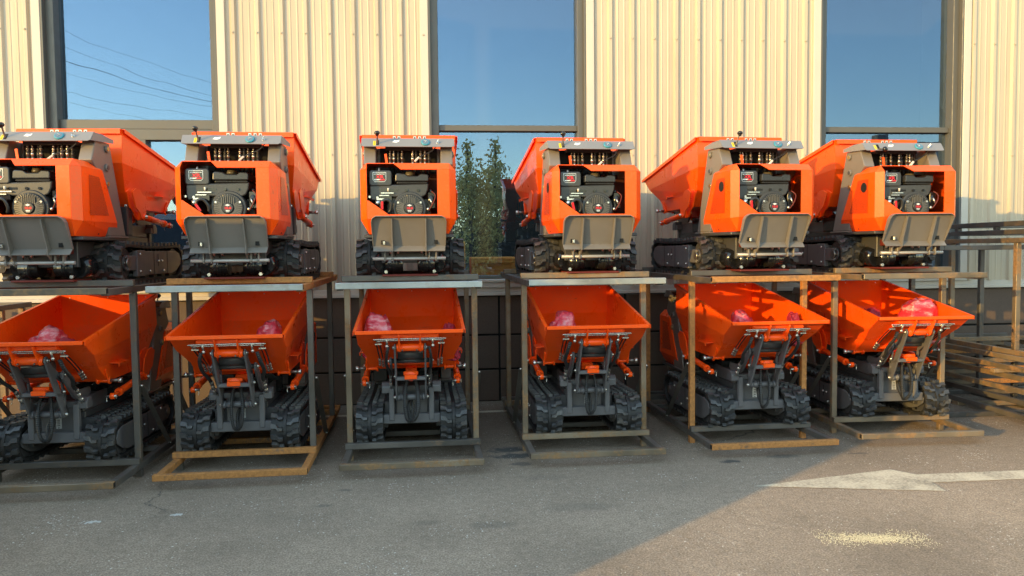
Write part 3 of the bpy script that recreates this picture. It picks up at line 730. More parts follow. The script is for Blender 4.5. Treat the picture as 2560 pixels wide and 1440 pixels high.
    for x in (-.113, .110):
        P2 = [(py(.42) - .003, .42), (py(.42) - .028, .415), (py(.25) - .045, .25), (py(zb) - .042, .198), (py(zb) - .004, .165), (py(zb), .22)]
        b.prism(P2, 'x', x - .004, x + .004)
    b.build_each('rib', M['towergrey'], pf, fac=0.1)
    b = MB()
    for x, w in ((-.175, .013), (.178, .012)): b.box(x - w, x + w, py(.262) - .008, py(.262) + .02, .247, .277)
    b.build_each('latch_hole', M['hole'], pf, fac=0.2)
    b = MB(); b.box(-.175, -.160, py(.262) - .022, py(.262) + .0, .246, .270); b.build('latch', CHR, pf, bevel=.002)
    b = MB(); b.cyl((-.246, .03, .151), (.243, .03, .151), .0115, 14); b.build('hinge_bar', M['bar'], root)
    b = MB()
    for x in (-.165, -.117, .132, .178): b.box(x - .005, x + .005, .014, .046, .135, .215); b.cyl((x - .006, .03, .151), (x + .006, .03, .151), .019, 12)
    b.build_each('hinge_lug', M['towergrey'], root, bevel=.002, fac=0.3)
    # --- control tower
    b = MB()
    P = [(.155, .80), (.215, .935), (.405, .935), (.597, .322), (.36, .322), (.28, .70)]
    for s in (-1, 1): b.prism(P, 'x', s * .305, s * .222)
    b.box(-.222, .222, .33, .35, .32, .93); b.box(-.31, .31, .36, .635, .310, .322)
    tw = b.build('control_tower', M['towergrey'], root, bevel=.006, seg=2)
    b = MB(); b.box(-.20, .20, .322, .329, .60, .93); b.build('dark_back_panel', M['hole'], tw)
    for s in (-1, 1):
        for (yy, zz) in ((.352, .892), (.345, .770), (.337, .662)):
            b = MB(); b.cyl((s * .304, yy, zz), (s * .318, yy, zz), .024, 18); o = b.build('pin_boss', M['towergrey'], tw, bevel=.002)
            b = MB(); b.cyl((s * .317, yy, zz), (s * .3215, yy, zz), .015, 14); b.build('pin_core', M['dark'] if zz < .8 and zz > .7 else M['brass'], o)
    # hydraulic couplings under the dash
    for i, x in enumerate((-.127, -.103, -.071, -.045, .028, .053, .084, .114, .141)):
        b = MB(); yy = .235 + .01 * (i % 3); b.cyl((x, yy, .79), (x, yy, .835), .009, 10); b.cyl((x, yy, .835), (x, yy, .862), .0115, 6); b.cyl((x, yy, .862), (x, yy, .872), .007, 8); b.cyl((x, yy, .872), (x, yy, .886), .010, 6); b.cyl((x, yy, .886), (x, yy, .905), .0055, 8)
        b.build('hose_coupling', (M['steel'], CHR, M['dark'])[i % 3], root)
    b = MB()
    for x in (-.127, -.103, -.071, -.045, .028, .053, .084, .114, .141): b.tube([(x, .24, .79), (x, .25, .74), (x * .9, .29, .68)], .008, 6)
    b.box(-.16, .17, .24, .32, .905, .93)
    b.build('valve_hoses', M['hose'], root)
    b = MB(); b.tube([(.21, .17, .93), (.17, .16, .885), (.12, .15, .86), (.07, .14, .835)], .004, 6); wl = b.build('wiring_lead', M['hose'], root)
    b = MB(); b.beam((.075, .14, .838), (.045, .13, .808), .016, .012); b.build('cable_plug', M['tag'], wl, bevel=.002)
    b = MB(); b.beam((-.145, .16, .78), (-.155, .16, .87), .016, .006); b.build('hook', OR, root)
    # --- control panel (dash)
    b = MB(); q = b.quad
    a1, a2 = (-.312, .128, .915), (.312, .128, .915); t1, t2 = (-.315, .174, .977), (.315, .174, .977)
    r1, r2 = (-.330, .405, .957), (.330, .405, .957); l1, l2 = (-.330, .405, .934), (.330, .405, .934)
    q((-.300, .126, .915), (.300, .126, .915), (.314, .131, .922), (.317, .170, .972), (.31, .174, .977), (-.31, .174, .977), (-.317, .170, .972), (-.314, .131, .922))
    q(t1, t2, (.315, .30, .975), (-.315, .30, .975))
    q(t2, (.315, .131, .92), l2, r2); q(t1, (-.315, .131, .92), l1, r1)
    q((.315, .30, .975), t2, r2); q((-.315, .30, .975), t1, r1)
    dash = b.build('control_panel', M['dash'], root, solid=.004)
    # frame of the sloping panel
    o0 = Vector((0, .128, .915)); up = Vector((0, .046, .062)).normalized(); nr = Vector((0, -.062, .046)).normalized()
    def D(x, t, h=0.0): return Vector((x, 0, 0)) + o0 + up * t + nr * h
    b = MB(); c = D(.118, .036); b.cyl(c, c + nr * .014, .029, 24); g = b.build('gauge', M['cyan'], dash, bevel=.003)
    b = MB(); b.cyl(c + nr * .0135, c + nr * .0150, .022, 24); b.build('gauge_face', M['dial'], g)
    b = MB(); b.beam(D(.112, .030, .016), D(.127, .045, .016), .003, .001); b.beam(D(.108, .048, .016), D(.124, .040, .016), .003, .001); b.build('gauge_needle', M['white'], g)
    b = MB(); b.cyl(D(.202, .036), D(.202, .036, .016), .008, 10); b.cyl(D(.202, .036, .0), D(.202, .036, .005), .012, 6); b.beam(D(.202, .038, .014), D(.208, .044, .026), .004, .004); b.build('ignition_switch', CHR, dash)
    b = MB(); b.prism([(-.215, .01), (-.197, .01), (-.197, .058), (-.215, .058)], 'z', 0, .001)
    b.v = [tuple(D(p[0], p[1], .003 + p[2])) for p in b.v]; b.build('lever_slot', M['hole'], dash)
    b = MB(); b.prism([(-.236, .008), (-.219, .008), (-.219, .050), (-.236, .050)], 'z', 0, .001); b.v = [tuple(D(p[0], p[1], .003 + p[2])) for p in b.v]; ys = b.build('warning_sticker', M['yellow'], dash)
    b = MB()
    for k in range(3): b.prism([(-.231, .015 + k * .012), (-.224, .015 + k * .012), (-.224, .019 + k * .012), (-.231, .019 + k * .012)], 'z', 0, .0006)
    b.v = [tuple(D(p[0], p[1], .0045 + p[2])) for p in b.v]; b.build('sticker_print', M['hole'], ys)
    b = MB(); b.prism([(-.112, .038), (-.10, .058), (-.082, .055), (-.062, .060), (-.066, .044), (-.085, .034)], 'z', 0, .0008); b.v = [tuple(D(p[0], p[1], .0035 + p[2])) for p in b.v]; b.build('torn_label', M['white'], dash)
    b = MB(); b.tube([D(-.206, .02, -.01), D(-.206, .035, .03), D(-.203, .05, .075)], .0055, 8); lv = b.build('drive_lever', M['steel'], dash)
    b = MB(); kc = D(-.203, .053, .085); b.ball(kc, .020, 12, (1, 1, .8)); b.cyl(kc - Vector((0, 0, .02)), kc, .011, 10); b.build('knob', M['gloss'], lv)
    # --- bucket
    b = MB(); q = b.quad
    def side(s):
        A = (s * .345, 1.719, .833); B = (s * .337, .520, 1.047); Cc = (s * .337, .503, .82); Dd = (s * .345, 1.571, .732)
        E = (s * .302, .610, .628); G = (s * .302, 1.418, .628); H = (s * .302, .690, .530); I = (s * .302, 1.280, .522)
        q(A, B, Cc, Dd); q(Dd, Cc, E, G); q(G, E, H, I)
        # folded rim flange
        q(A, B, (s * .356, .520, 1.047), (s * .363, 1.722, .833)); q((s * .356, .520, 1.047), (s * .363, 1.722, .833), (s * .363, 1.722, .808), (s * .356, .520, 1.022))
        return A, B, Cc, Dd, E, G, H, I
    Lf = side(-1); Rt = side(1)
    for i, j in ((0, 3), (3, 5), (5, 7)): q(Lf[i], Rt[i], Rt[j], Lf[j])
    for i, j in ((1, 2), (2, 4), (4, 6)): q(Lf[i], Rt[i], Rt[j], Lf[j])
    q(Lf[6], Rt[6], Rt[7], Lf[7])
    q((-.338, .518, 1.047), (.338, .518, 1.047), (.338, .490, 1.047), (-.338, .490, 1.047)); q((-.338, .490, 1.047), (.338, .490, 1.047), (.338, .490, 1.016), (-.338, .490, 1.016))
    bk = b.build('bucket', OR, root, solid=.004)
    b = MB(); b.box(-.352, .352, 1.712, 1.736, .812, .836); b.build('front_lip', OR, bk, bevel=.003)
    b = MB(); sl = Vector((0, 1.719 - 1.30, .833 - .54)).normalized(); sn = Vector((0, sl.z, -sl.y))
    def W(x, t, h=0.0): return Vector((x, 1.719, .833)) - sl * t + sn * h     # t down the sloping front, h proud of it
    for x in (-.185, .185): b.beam(W(x, .05, .010), W(x, .44, .010), .012, .024)
    b.beam(W(-.185, .055, .010), W(.185, .055, .010), .024, .024); b.beam(W(-.185, .44, .012), W(.185, .44, .012), .024, .03)
    for x in (-.068, .070):
        b.prism([(1.722, .815), (1.728, .80), (1.664, .69), (1.648, .682), (1.63, .69), (1.632, .76)], 'x', x - .005, x + .005)
    b.box(-.04, .04, 1.22, 1.34, .475, .525); b.beam((0, 1.3, .50), (0, 1.2, .44), .05, .04)
    b.build('front_bracing', OR, bk, bevel=.003)
    for s in (-1, 1):
        b = MB()
        ear = [(.605, .635), (.66, .665), (.735, .655), (.80, .60), (.825, .52), (.815, .465), (.785, .44), (.745, .455), (.715, .495), (.66, .525)]
        for x in (.305, .346): b.prism(ear, 'x', s * x, s * (x + .010))
        b.cyl((s * .30, .785, .468), (s * .365, .785, .468), .018, 14)
        b.build('lift_ear', OR, bk, bevel=.002)
        b = MB(); b.cyl((s * .362, .785, .468), (s * .375, .785, .468), .013, 6); b.ball((s * .374, .785, .468), .009, 8); b.build('grease_nut', CHR, bk)
        b = MB(); b.add([(s * .302, 1.08, .640), (s * .302, 1.27, .640), (s * .365, 1.255, .632), (s * .365, 1.10, .632)], [(0, 1, 2, 3)])
        b.add([(s * .365, 1.255, .632), (s * .365, 1.10, .632), (s * .36, 1.10, .612), (s * .36, 1.255, .612)], [(0, 1, 2, 3)])
        b.build('side_tab', OR, bk, solid=.005)
        b = MB(); b.cyl((s * .235, 1.28, .525), (s * .318, 1.28, .525), .014, 14)
        for x in (.232, .306):
            b.prism([(1.265, .505), (1.295, .505), (1.305, .53), (1.34, .60), (1.33, .61), (1.27, .555)], 'x', s * x, s * (x + .009)); b.cyl((s * x, 1.28, .525), (s * (x + .012), 1.28, .525), .023, 16)
        b.build('pivot_bracket', OR, bk, bevel=.002)
        b = MB(); b.cyl((s * .318, 1.28, .525), (s * .372, 1.28, .525), .011, 14); pn = b.build('pivot_pin', M['steel'], bk)
        b = MB(); b.cyl((s * .368, 1.28, .525), (s * .390, 1.28, .525), .0165, 18); b.build('pin_cap', CHR, pn, bevel=.002)
        # lift cylinder stowed alongside
        b = MB(); b.cyl((s * .330, .80, .472), (s * .330, 1.19, .432), .0225, 18); b.cyl((s * .330, 1.17, .434), (s * .330, 1.20, .431), .027, 18); b.cyl((s * .330, .77, .475), (s * .330, .81, .471), .03, 14)
        b.cyl((s * .330, 1.20, .431), (s * .330, 1.28, .423), .013, 12); b.cyl((s * .317, 1.29, .422), (s * .343, 1.29, .422), .021, 16)
        cy = b.build('lift_cylinder', OR, root, bevel=.002)
        b = MB(); b.cyl((s * .29, 1.29, .422), (s * .357, 1.29, .422), .0095, 12); b.tube([(s * .295, 1.29, .43), (s * .293, 1.292, .40), (s * .296, 1.295, .385)], .0022, 5); b.tube([(s * .352, 1.29, .43), (s * .354, 1.292, .405)], .0022, 5)
        b.build('clevis_pin', CHR, cy)
    for x in (-.105, -.071, .043, .079, .114):
        b = MB(); b.box(x - .010, x + .010, .4845, .489, 1.019, 1.040); o = b.build('nut_plate', M['silverlabel'], bk)
        b = MB(); b.cyl((x, .4848, 1.029), (x, .4825, 1.029), .005, 8); b.build('nut_hole', M['hole'], o)
    b = MB()
    for (x, yy, zz) in ((-.27, .507, 1.03), (0, .507, 1.03), (.27, .507, 1.03)): b.cyl((x, yy + .012, zz), (x, yy + .018, zz), .004, 8)
    b.build_each('rivet', M['white'], bk, fac=0.2)
    # --- hydraulic pipes on the front of the bucket
    b = MB()
    for k, (xa, t) in enumerate(((.215, .058), (.200, .078))):
        b.tube([W(-xa, t + .06, .030), W(-xa, t + .014, .030), W(-xa + .012, t, .030), W(xa - .012, t, .030), W(xa, t + .014, .030), W(xa, t + .06, .030)], .0042, 7)
    for s in (-1, 1):
        b.cyl(W(s * .165, .070, .030), W(s * .135, .070, .030), .009, 6); b.cyl(W(s * .150, .066, .03), W(s * .150, .105, .050), .007, 8); b.ball(W(s * .150, .11, .054), .012, 10)
        b.box(s * .2075 - .022, s * .2075 + .022, *sorted((W(0, .115).y + .02, W(0, .130).y + .02)), *sorted((W(0, .13, .03).z, W(0, .115, .03).z)))
    hp = b.build('hydraulic_pipe', CHR, root)
    b = MB()
    for s in (-1, 1):
        for xa in (.220, .198): b.tube([W(s * xa, .115, .028), W(s * (xa - .004), .25, .022), W(s * (xa - .010), .36, .02)], .0045, 6)
    b.build_each('down_pipe', M['hose'], root, fac=0.03)
    for s in (-1, 1):
        b = MB()
        for xa, t in ((.212, .35), (.19, .37)):
            b.cyl(W(s * xa, t, .022), W(s * xa, t + .025, .026), .010, 6); b.cyl(W(s * xa, t + .03, .026), W(s * xa, t + .05, .03), .009, 6); b.cyl(W(s * xa, t + .055, .03), W(s * xa, t + .075, .034), .010, 6)
        b.build('pipe_union', CHR, root)
        b = MB(); b.tube([W(s * .150, .115, .058), (s * .163, 1.64, .66), (s * .168, 1.56, .585), (s * .150, 1.50, .53), (s * .148, 1.46, .50)], .0105, 8, ridged=.10, step=.006); ho = b.build('hydraulic_hose', M['hose'], root)
        b = MB(); b.cyl((s * .147, 1.462, .505), (s * .147, 1.44, .48), .0125, 6); b.cyl((s * .147, 1.435, .475), (s * .147, 1.41, .445), .0115, 6); b.cyl((s * .147, 1.405, .44), (s * .145, 1.38, .41), .0125, 6); b.build('hose_end', CHR, ho)
    # --- self-loading front linkage
    for s in (-1, 1):
        b = MB(); x0_, x1_ = sorted((s * .094, s * .106))
        b.prism([(1.628, .735), (1.645, .738), (1.660, .725), (1.662, .705), (1.545, .49), (1.465, .335), (1.452, .322), (1.43, .322), (1.419, .338), (1.425, .362), (1.515, .55), (1.622, .722)], 'x', x0_, x1_)
        b.prism([(1.600, .688), (1.56, .655), (1.475, .60), (1.455, .56), (1.475, .55), (1.575, .62)], 'x', x0_, x1_)
        b.prism([(1.456, .562), (1.440, .50), (1.425, .42), (1.438, .36), (1.46, .37), (1.452, .43), (1.472, .545)], 'x', x0_, x1_)
        b.prism([(1.425, .47), (1.545, .495), (1.535, .475), (1.425, .445)], 'x', x0_, x1_)
        b.build('link_plate', GR, root, bevel=.002)
        b = MB()
        b.prism([(1.535, .615), (1.53, .582), (1.40, .44), (1.34, .408), (1.20, .415), (1.16, .44), (1.18, .475), (1.31, .475), (1.36, .50), (1.49, .625), (1.515, .632)], 'x', s * .126, s * .142)
        b.build('boom_arm', GR, root, bevel=.003)
    b = MB(); b.cyl((-.088, 1.638, .712), (.088, 1.638, .712), .025, 20)
    for x in (-.069, .069): b.cyl((x - .008, 1.638, .712), (x + .008, 1.638, .712), .030, 20)
    rl = b.build('tipping_roller', OR, root, bevel=.002)
    b = MB(); b.cyl((-.118, 1.638, .712), (.118, 1.638, .712), .011, 12)
    for x in (-.045, .05): b.cyl((x, 1.66, .70), (x, 1.672, .694), .005, 6)
    b.build('roller_pin', M['steel'], rl)
    b = MB(); b.cyl((-.142, 1.505, .605), (.142, 1.505, .605), .0165, 18); b.cyl((-.085, 1.53, .655), (.085, 1.53, .655), .040, 20); b.build('cross_tube', DK, root)
    b = MB(); b.box(-.10, .10, 1.505, 1.545, .474, .500); b.build('link_crossbar', GR, root, bevel=.004)
    b = MB(); b.box(-.042, .042, 1.515, 1.556, .482, .512); b.cyl((0, 1.52, .50), (0, 1.36, .47), .034, 18); b.box(-.05, .05, 1.49, 1.515, .505, .53); b.build('tilt_cylinder', OR, root, bevel=.004)
    b = MB(); b.cyl((-.098, 1.441, .342), (.098, 1.441, .342), .0215, 20)
    for x in (-.085, -.05, .05, .085): b.cyl((x - .008, 1.441, .342), (x + .008, 1.441, .342), .026, 20)
    for x in (-.055, .055): b.prism([(1.44, .32), (1.45, .36), (1.36, .40), (1.31, .40), (1.31, .33)], 'x', x - .007, x + .007)
    b.build('lower_pivot_tube', GR, root)
    b = MB()
    for (yy, zz) in ((1.638, .712), (1.441, .342), (1.505, .605), (1.46, .49)):
        for s in (-1, 1):
            x = s * (.106 if zz != .605 else .142); b.cyl((x, yy, zz), (x + s * .008, yy, zz), .013, 12); b.ball((x + s * .008, yy, zz), .008, 8)
    b.build_each('pivot_bolt', M['chrome'], root, fac=0.2)
    for x in (-.035, .035):
        b = MB(); k = .02 if x < 0 else -.01
        b.tube([(x * .6, 1.45, .47), (x, 1.475, .40), (x * 1.1, 1.485, .29), (x * .9 + k * .3, 1.48, .205 + k * .3), (x * .6 + k, 1.462, .178), (x * .3 + k, 1.44, .20), (x * .1 + k, 1.40, .27), (x * .3, 1.34, .34)], .011, 8, ridged=.10, step=.006)
        b.build('hydraulic_hose', M['hose'], root)
    b = MB()
    b.box(-.200, .200, 1.325, 1.375, .143, .208); b.box(-.11, .11, 1.30, 1.312, .18, .37); b.box(-.2, .2, 1.27, 1.33, .362, .402)
    for s in (-1, 1):
        b.box(s * .138 - .018, s * .138 + .018, 1.345, 1.383, .165, .392)
        b.prism([(1.30, .36), (1.372, .36), (1.372, .405), (1.345, .432), (1.30, .432)], 'x', s * .145, s * .206)
        b.box(s * .145 - .008, s * .145 + .008, .9, 1.3, .33, .42)
    fr = b.build('front_frame', GR, root, bevel=.004)
    b = MB(); b.box(-.017, .017, 1.312, 1.3145, .222, .318); dp = b.build('data_plate', M['silverlabel'], fr)
    b = MB()
    for k in range(4): b.box(-.009, .009, 1.3142, 1.3152, .240 + k * .012, .245 + k * .012)
    for zz in (.228, .312): b.cyl((0, 1.314, zz), (0, 1.317, zz), .004, 6)
    b.build_each('plate_print', DK, dp, fac=0.4)
    # battery beside the tower
    b = MB(); b.box(.20, .31, .62, .70, .33, .53); bt = b.build('battery', M['black'], root, bevel=.006)
    b = MB(); b.cyl((.225, .66, .53), (.225, .66, .57), .012, 8); b.cyl((.285, .66, .53), (.285, .66, .55), .012, 8); b.build_each('terminal', CHR, bt, fac=0.2)
    b = MB(); b.box(-.20, .12, .62, .95, .33, .45); b.cyl((-.1, .7, .42), (-.1, .95, .42), .06, 16); b.build('hydraulic_tank', M['gloss'], root, bevel=.006)
    return root

# ------------------------------------------------------------------ crates
def make_crate(mats, brace=True):
    P_, R1, R2, BM, RM2 = (M[k] for k in mats)      # posts, long rails, cross rails, bottom beam, top beam
    root = empty('steel_crate'); t = .040; W2 = .44; D = 1.1175; Fr = .43; Re = .36
    for (x, y) in ((-W2, 0), (W2, 0), (-W2, D), (W2, D)):
        b = MB(); b.box(x - t / 2, x + t / 2, y - t / 2, y + t / 2, .098, 1.215); b.box(x - t / 2, x + t / 2, y - t / 2, y + t / 2, 0, .053)
        b.build('post', P_, root, bevel=.003)
    for zlo, ln in ((.054, 'bottom'), (1.216, 'top')):
        for s in (-1, 1):
            b = MB(); b.box(s * W2 - .021, s * W2 + .021, -Fr, D + Re, zlo, zlo + .042)
            o = b.build('long_rail', R1, root, bevel=.003)
            e_ = MB(); e_.box(s * W2 - .015, s * W2 + .015, -Fr - .0015, -Fr + .01, zlo + .006, zlo + .036); e_.build('open_tube_end', M['hole'], o)
            wl = MB()
            for y in (-.02, .02): wl.ball((s * (W2 - .016), y, zlo + .044 if zlo < 1 else zlo - .002), .016, 6, (1.3, .8, .5))
            wl.build_each('weld_bead', M['silverlabel'], o, fac=0.1)
        for y in (-.052, D + .052):
            b = MB(); b.box(-W2 - .03, W2 + .028, y - .02, y + .02, zlo + .0425, zlo + .0825); b.build('cross_rail', R2, root, bevel=.003)
        for y in (.45, .95):
            b = MB(); b.box(-W2 + .022, W2 - .022, y - .02, y + .02, zlo + .002, zlo + .041); b.build('floor_bar', R1, root, bevel=.003)
        b = MB(); b.box(-W2 - .025, W2 + .025, -Fr - .041, -Fr - .002, zlo + .010, zlo + .050); o = b.build('end_beam', BM if zlo < 1 else RM2, root, bevel=.003)
        for s in (-1, 1):
            e_ = MB(); x0, x1 = sorted((s * (W2 + .0245), s * (W2 + .0262))); e_.box(x0, x1, -Fr - .036, -Fr - .007, zlo + .015, zlo + .045); e_.build('open_tube_end', M['hole'], o)
        b = MB(); b.box(-W2 - .025, W2 + .025, D + Re + .002, D + Re + .041, zlo + .010, zlo + .050); b.build('end_beam', R1, root, bevel=.003)
    if brace:
        for s in (-1, 1):
            b = MB(); b.beam((s * (W2 + .024), .01, .60), (s * (W2 + .024), .50, .10), .006, .035, up=(1, 0, 0)); b.v = b.v
            o = b.build('brace', M['tube_dark'], root)
            b = MB(); b.cyl((s * (W2 + .02), .01, .60), (s * (W2 + .036), .01, .60), .008, 6); b.cyl((s * (W2 + .02), .50, .10), (s * (W2 + .036), .50, .10), .008, 6); b.build_each('bolt', M['chrome'], o, fac=0.1)
    return root

CR = [(-2.445, 5.0797, 0.0113), (-1.3443, 5.2151, 0.0289), (-0.219, 5.2886, 0.0185), (1.0238, 5.3884, 0.018), (2.2905, 5.4567, 0.0242), (3.4822, 5.5805, -0.0202)]
UP = [(-2.51, 4.866, -.035), (-1.364, 4.983, .023), (-.218, 5.101, .025), (1.082, 5.201, .042), (2.332, 5.145, .07), (3.473, 5.253, .012)]
LO = [(-2.50, 6.395, .003), (-1.406, 6.557, .025), (-.263, 6.645, .025), (1.036, 6.709, .005), (2.305, 6.746, .023), (3.58, 6.873, -.043)]
cm = [('tube_dark', 'tube_dark', 'tube_dark', 'tube_brown', 'tube_brown'), ('tube_dark', 'tube_rust', 'tube_rust', 'tube_rust', 'tube_zinc'),
      ('tube_brown', 'tube_dark', 'tube_dark', 'tube_brown', 'tube_zinc'), ('tube_brown', 'tube_dark', 'tube_brown', 'tube_brown', 'tube_zinc'),
      ('tube_rust', 'tube_dark', 'tube_dark', 'tube_rust', 'tube_rust'), ('tube_brown', 'tube_brown', 'tube_brown', 'tube_brown', 'tube_brown')]
clab = ['dark steel crate frame cut off by the left photo edge',
        'steel crate frame whose bottom bars are all bright orange rust, second from left',
        'steel crate frame seen square on, with dark grey bottom rails and pale blue-grey top bar',
        'brown steel crate frame with pale galvanised top bar, just right of the tree reflections',
        'steel crate frame with rusty orange posts and top bars but a dark lower cross rail',
        'brown steel crate frame standing in full sunlight, next to the stacked empty frames']
for i, (x, y, a) in enumerate(CR):
    c = make_crate(cm[i]); c.location = (x, y, 0); c.rotation_euler = (0, 0, a)
    tag(c, clab[i], 'crate', 'steel crates standing in a row')
ulab = ['top row mini dumper at far left, its engine cut off by the photo edge',
        'top row mini dumper, second from left, with bucket and track side showing on its right',
        'top row mini dumper seen straight from its engine end, left of the tree reflections',
        'top row mini dumper whose bucket is mirrored in the window, right of the tree reflections',
        'top row mini dumper standing on bright orange rusted bars, before plain cladding',
        'top row mini dumper at far right, in front of the last window']
llab = ['bottom mini dumper at far left, one front track cut off by the photo edge',
        'bottom mini dumper in the crate with all orange rusted floor bars',
        'bottom mini dumper seen square on, third from left, two red cloths in its bucket',
        'bottom mini dumper fourth from left, one film wrapped red bundle in its shaded bucket',
        'bottom mini dumper between rusty orange posts, its bucket half sunlit',
        'sunlit bottom mini dumper at far right with a large red bundle above its rim']
proto = make_machine()
ZU, ZL = 1.262, .112
for i in range(6):
    for row, (x, y, a), lab in (('U', UP[i], ulab[i]), ('L', LO[i], llab[i])):
        m = proto if (i == 0 and row == 'U') else copy_tree(proto)
        m.location = (x, y, ZU if row == 'U' else ZL); m.rotation_euler = (0, 0, a if row == 'U' else a + pi)
        tag(m, lab, 'mini dumper', 'mini dumpers on the upper row' if row == 'U' else 'mini dumpers inside the bottom crates')

for m in [o for o in bpy.data.objects if o.parent is None and str(o.get('label', '')).startswith('top row mini dumper at far right')]:
    for d in m.children:
        if d.name.startswith('control_panel'):
            for lvr in d.children:
                if lvr.name.startswith('drive_lever'):
                    R3 = Matrix.Rotation(R_(62), 3, 'X'); P0 = Vector((-.206, .15, .935)); lvr.rotation_euler = R3.to_euler(); lvr.location = P0 - R3 @ P0
rv = random.Random(11)
for m in [o for o in bpy.data.objects if o.parent is None and o.name.startswith('mini_dumper')]:
    far = str(m['label']).startswith('top row mini dumper at far right')
    for d in m.children:
        k = d.name.split('.')[0]
        if k == 'control_panel':
            for c in d.children:
                kk = c.name.split('.')[0]
                if kk == 'drive_lever' and not far:
                    R3 = Matrix.Rotation(R_(rv.uniform(-16, 14)), 3, 'X') @ Matrix.Rotation(R_(rv.uniform(-9, 9)), 3, 'Y'); P0 = Vector((-.206, .15, .935)); c.rotation_euler = R3.to_euler(); c.location = P0 - R3 @ P0
                if kk == 'torn_label': c.location.x = rv.uniform(-.03, .06)
                if kk == 'gauge':
                    R3 = Matrix.Rotation(R_(rv.uniform(-6, 6)), 3, 'Z'); P0 = Vector((.118, .15, .94)); c.rotation_euler = R3.to_euler(); c.location = P0 - R3 @ P0
        if k == 'wiring_lead': c = d; c.scale = (rv.uniform(.85, 1.1), 1, rv.uniform(.985, 1.01))
        if k == 'hydraulic_hose': d.scale = (rv.uniform(.8, 1.25), 1, 1)
        if k == 'engine':
            for c in d.children:
                if c.name.split('.')[0] == 'starter_handle':
                    R3 = Matrix.Rotation(R_(rv.uniform(-22, 14)), 3, 'Y'); P0 = Vector((-.15, -.02, .50)); c.rotation_euler = R3.to_euler(); c.location = P0 - R3 @ P0
# ------------------------------------------------------------------ red bundles in the lower buckets
def bundle(i, xi, yl, w, d, h, z0, seed, label, name='wrapped_bundle', mt='redfilm', rz=0):
    rnd = random.Random(seed)
    bm = bmesh.new(); bmesh.ops.create_icosphere(bm, subdivisions=4, radius=1)
    from mathutils import noise as NZ
    off = Vector((rnd.uniform(0, 50), rnd.uniform(0, 50), rnd.uniform(0, 50)))
    for v in bm.verts:
        p = v.co.copy()
        n1 = NZ.noise(p * 1.1 + off); n2 = NZ.noise(p * 2.6 + off); n3 = abs(NZ.noise(Vector((p.x * 5, p.y * 5, p.z * 2)) + off))
        r = 1 + .30 * n1 + .22 * n2 - .20 * n3
        # squarer, sagging sack
        q = Vector((math.copysign(abs(p.x) ** .7, p.x), math.copysign(abs(p.y) ** .7, p.y), p.z)) * r
        q.z = math.copysign(abs(q.z) ** .8, q.z)
        if q.z < 0: q.z *= .25; q.x *= 1.15; q.y *= 1.1
        v.co = Vector((q.x * w / 2, q.y * d / 2, q.z * h * 1.0))
    me = bpy.data.meshes.new(name); bm.to_mesh(me); bm.free()
    for p in me.polygons: p.use_smooth = (name == 'wrapped_bundle')
    me.materials.append(M[mt])
    o = bpy.data.objects.new(name, me); COL.objects.link(o)
    x0, y0, a = LO[i]
    px, py = xi, -yl
    o.location = (x0 + px * cos(a) - py * sin(a), y0 + px * sin(a) + py * cos(a), ZL + z0); o.rotation_euler = (0, 0, a + rz)
    tag(o, label, 'bundle', 'red bundles lying in the buckets'); return o
bundle(0, -.11, 1.16, .24, .24, .27, .60, 1, 'red bundle with a clear film band in the far left bucket')
bundle(0, .05, 1.26, .18, .12, .20, .60, 2, 'folded dark red cloth at the right end of the far left bucket', 'folded_cloth', 'redcloth')
bundle(1, .165, 1.18, .20, .2, .24, .62, 3, 'round red bundle at the right side of the second bucket from left')
bundle(2, -.225, 1.2, .22, .22, .27, .62, 14, 'red bundle in clear film at the left side of the bucket seen square on')
bundle(2, -.10, 1.27, .14, .12, .17, .60, 5, 'small dark red fold of cloth beside the film wrapped bundle in the middle bucket', 'folded_cloth', 'redcloth')
bundle(2, .275, 1.28, .13, .2, .20, .62, 6, 'crumpled dark red cloth in the right corner of the middle bucket', 'folded_cloth', 'redcloth')
bundle(3, -.15, 1.2, .22, .24, .29, .60, 17, 'film wrapped red bundle with torn top in the fourth bucket from left')
bundle(4, -.04, 1.18, .19, .22, .27, .61, 8, 'film wrapped red bundle in the middle of the half sunlit bucket')
bundle(4, .27, 1.36, .12, .2, .20, .66, 9, 'red cloth tucked in the right corner of the half sunlit bucket', 'folded_cloth', 'redcloth')
bundle(5, -.09, 1.12, .16, .18, .23, .61, 10, 'small dark red bundle deep in the far right bucket', 'folded_cloth', 'redcloth')
bundle(5, .215, 1.26, .25, .26, .31, .64, 21, 'largest red bundle, film wrapped, rising above the rim of the far right bucket')

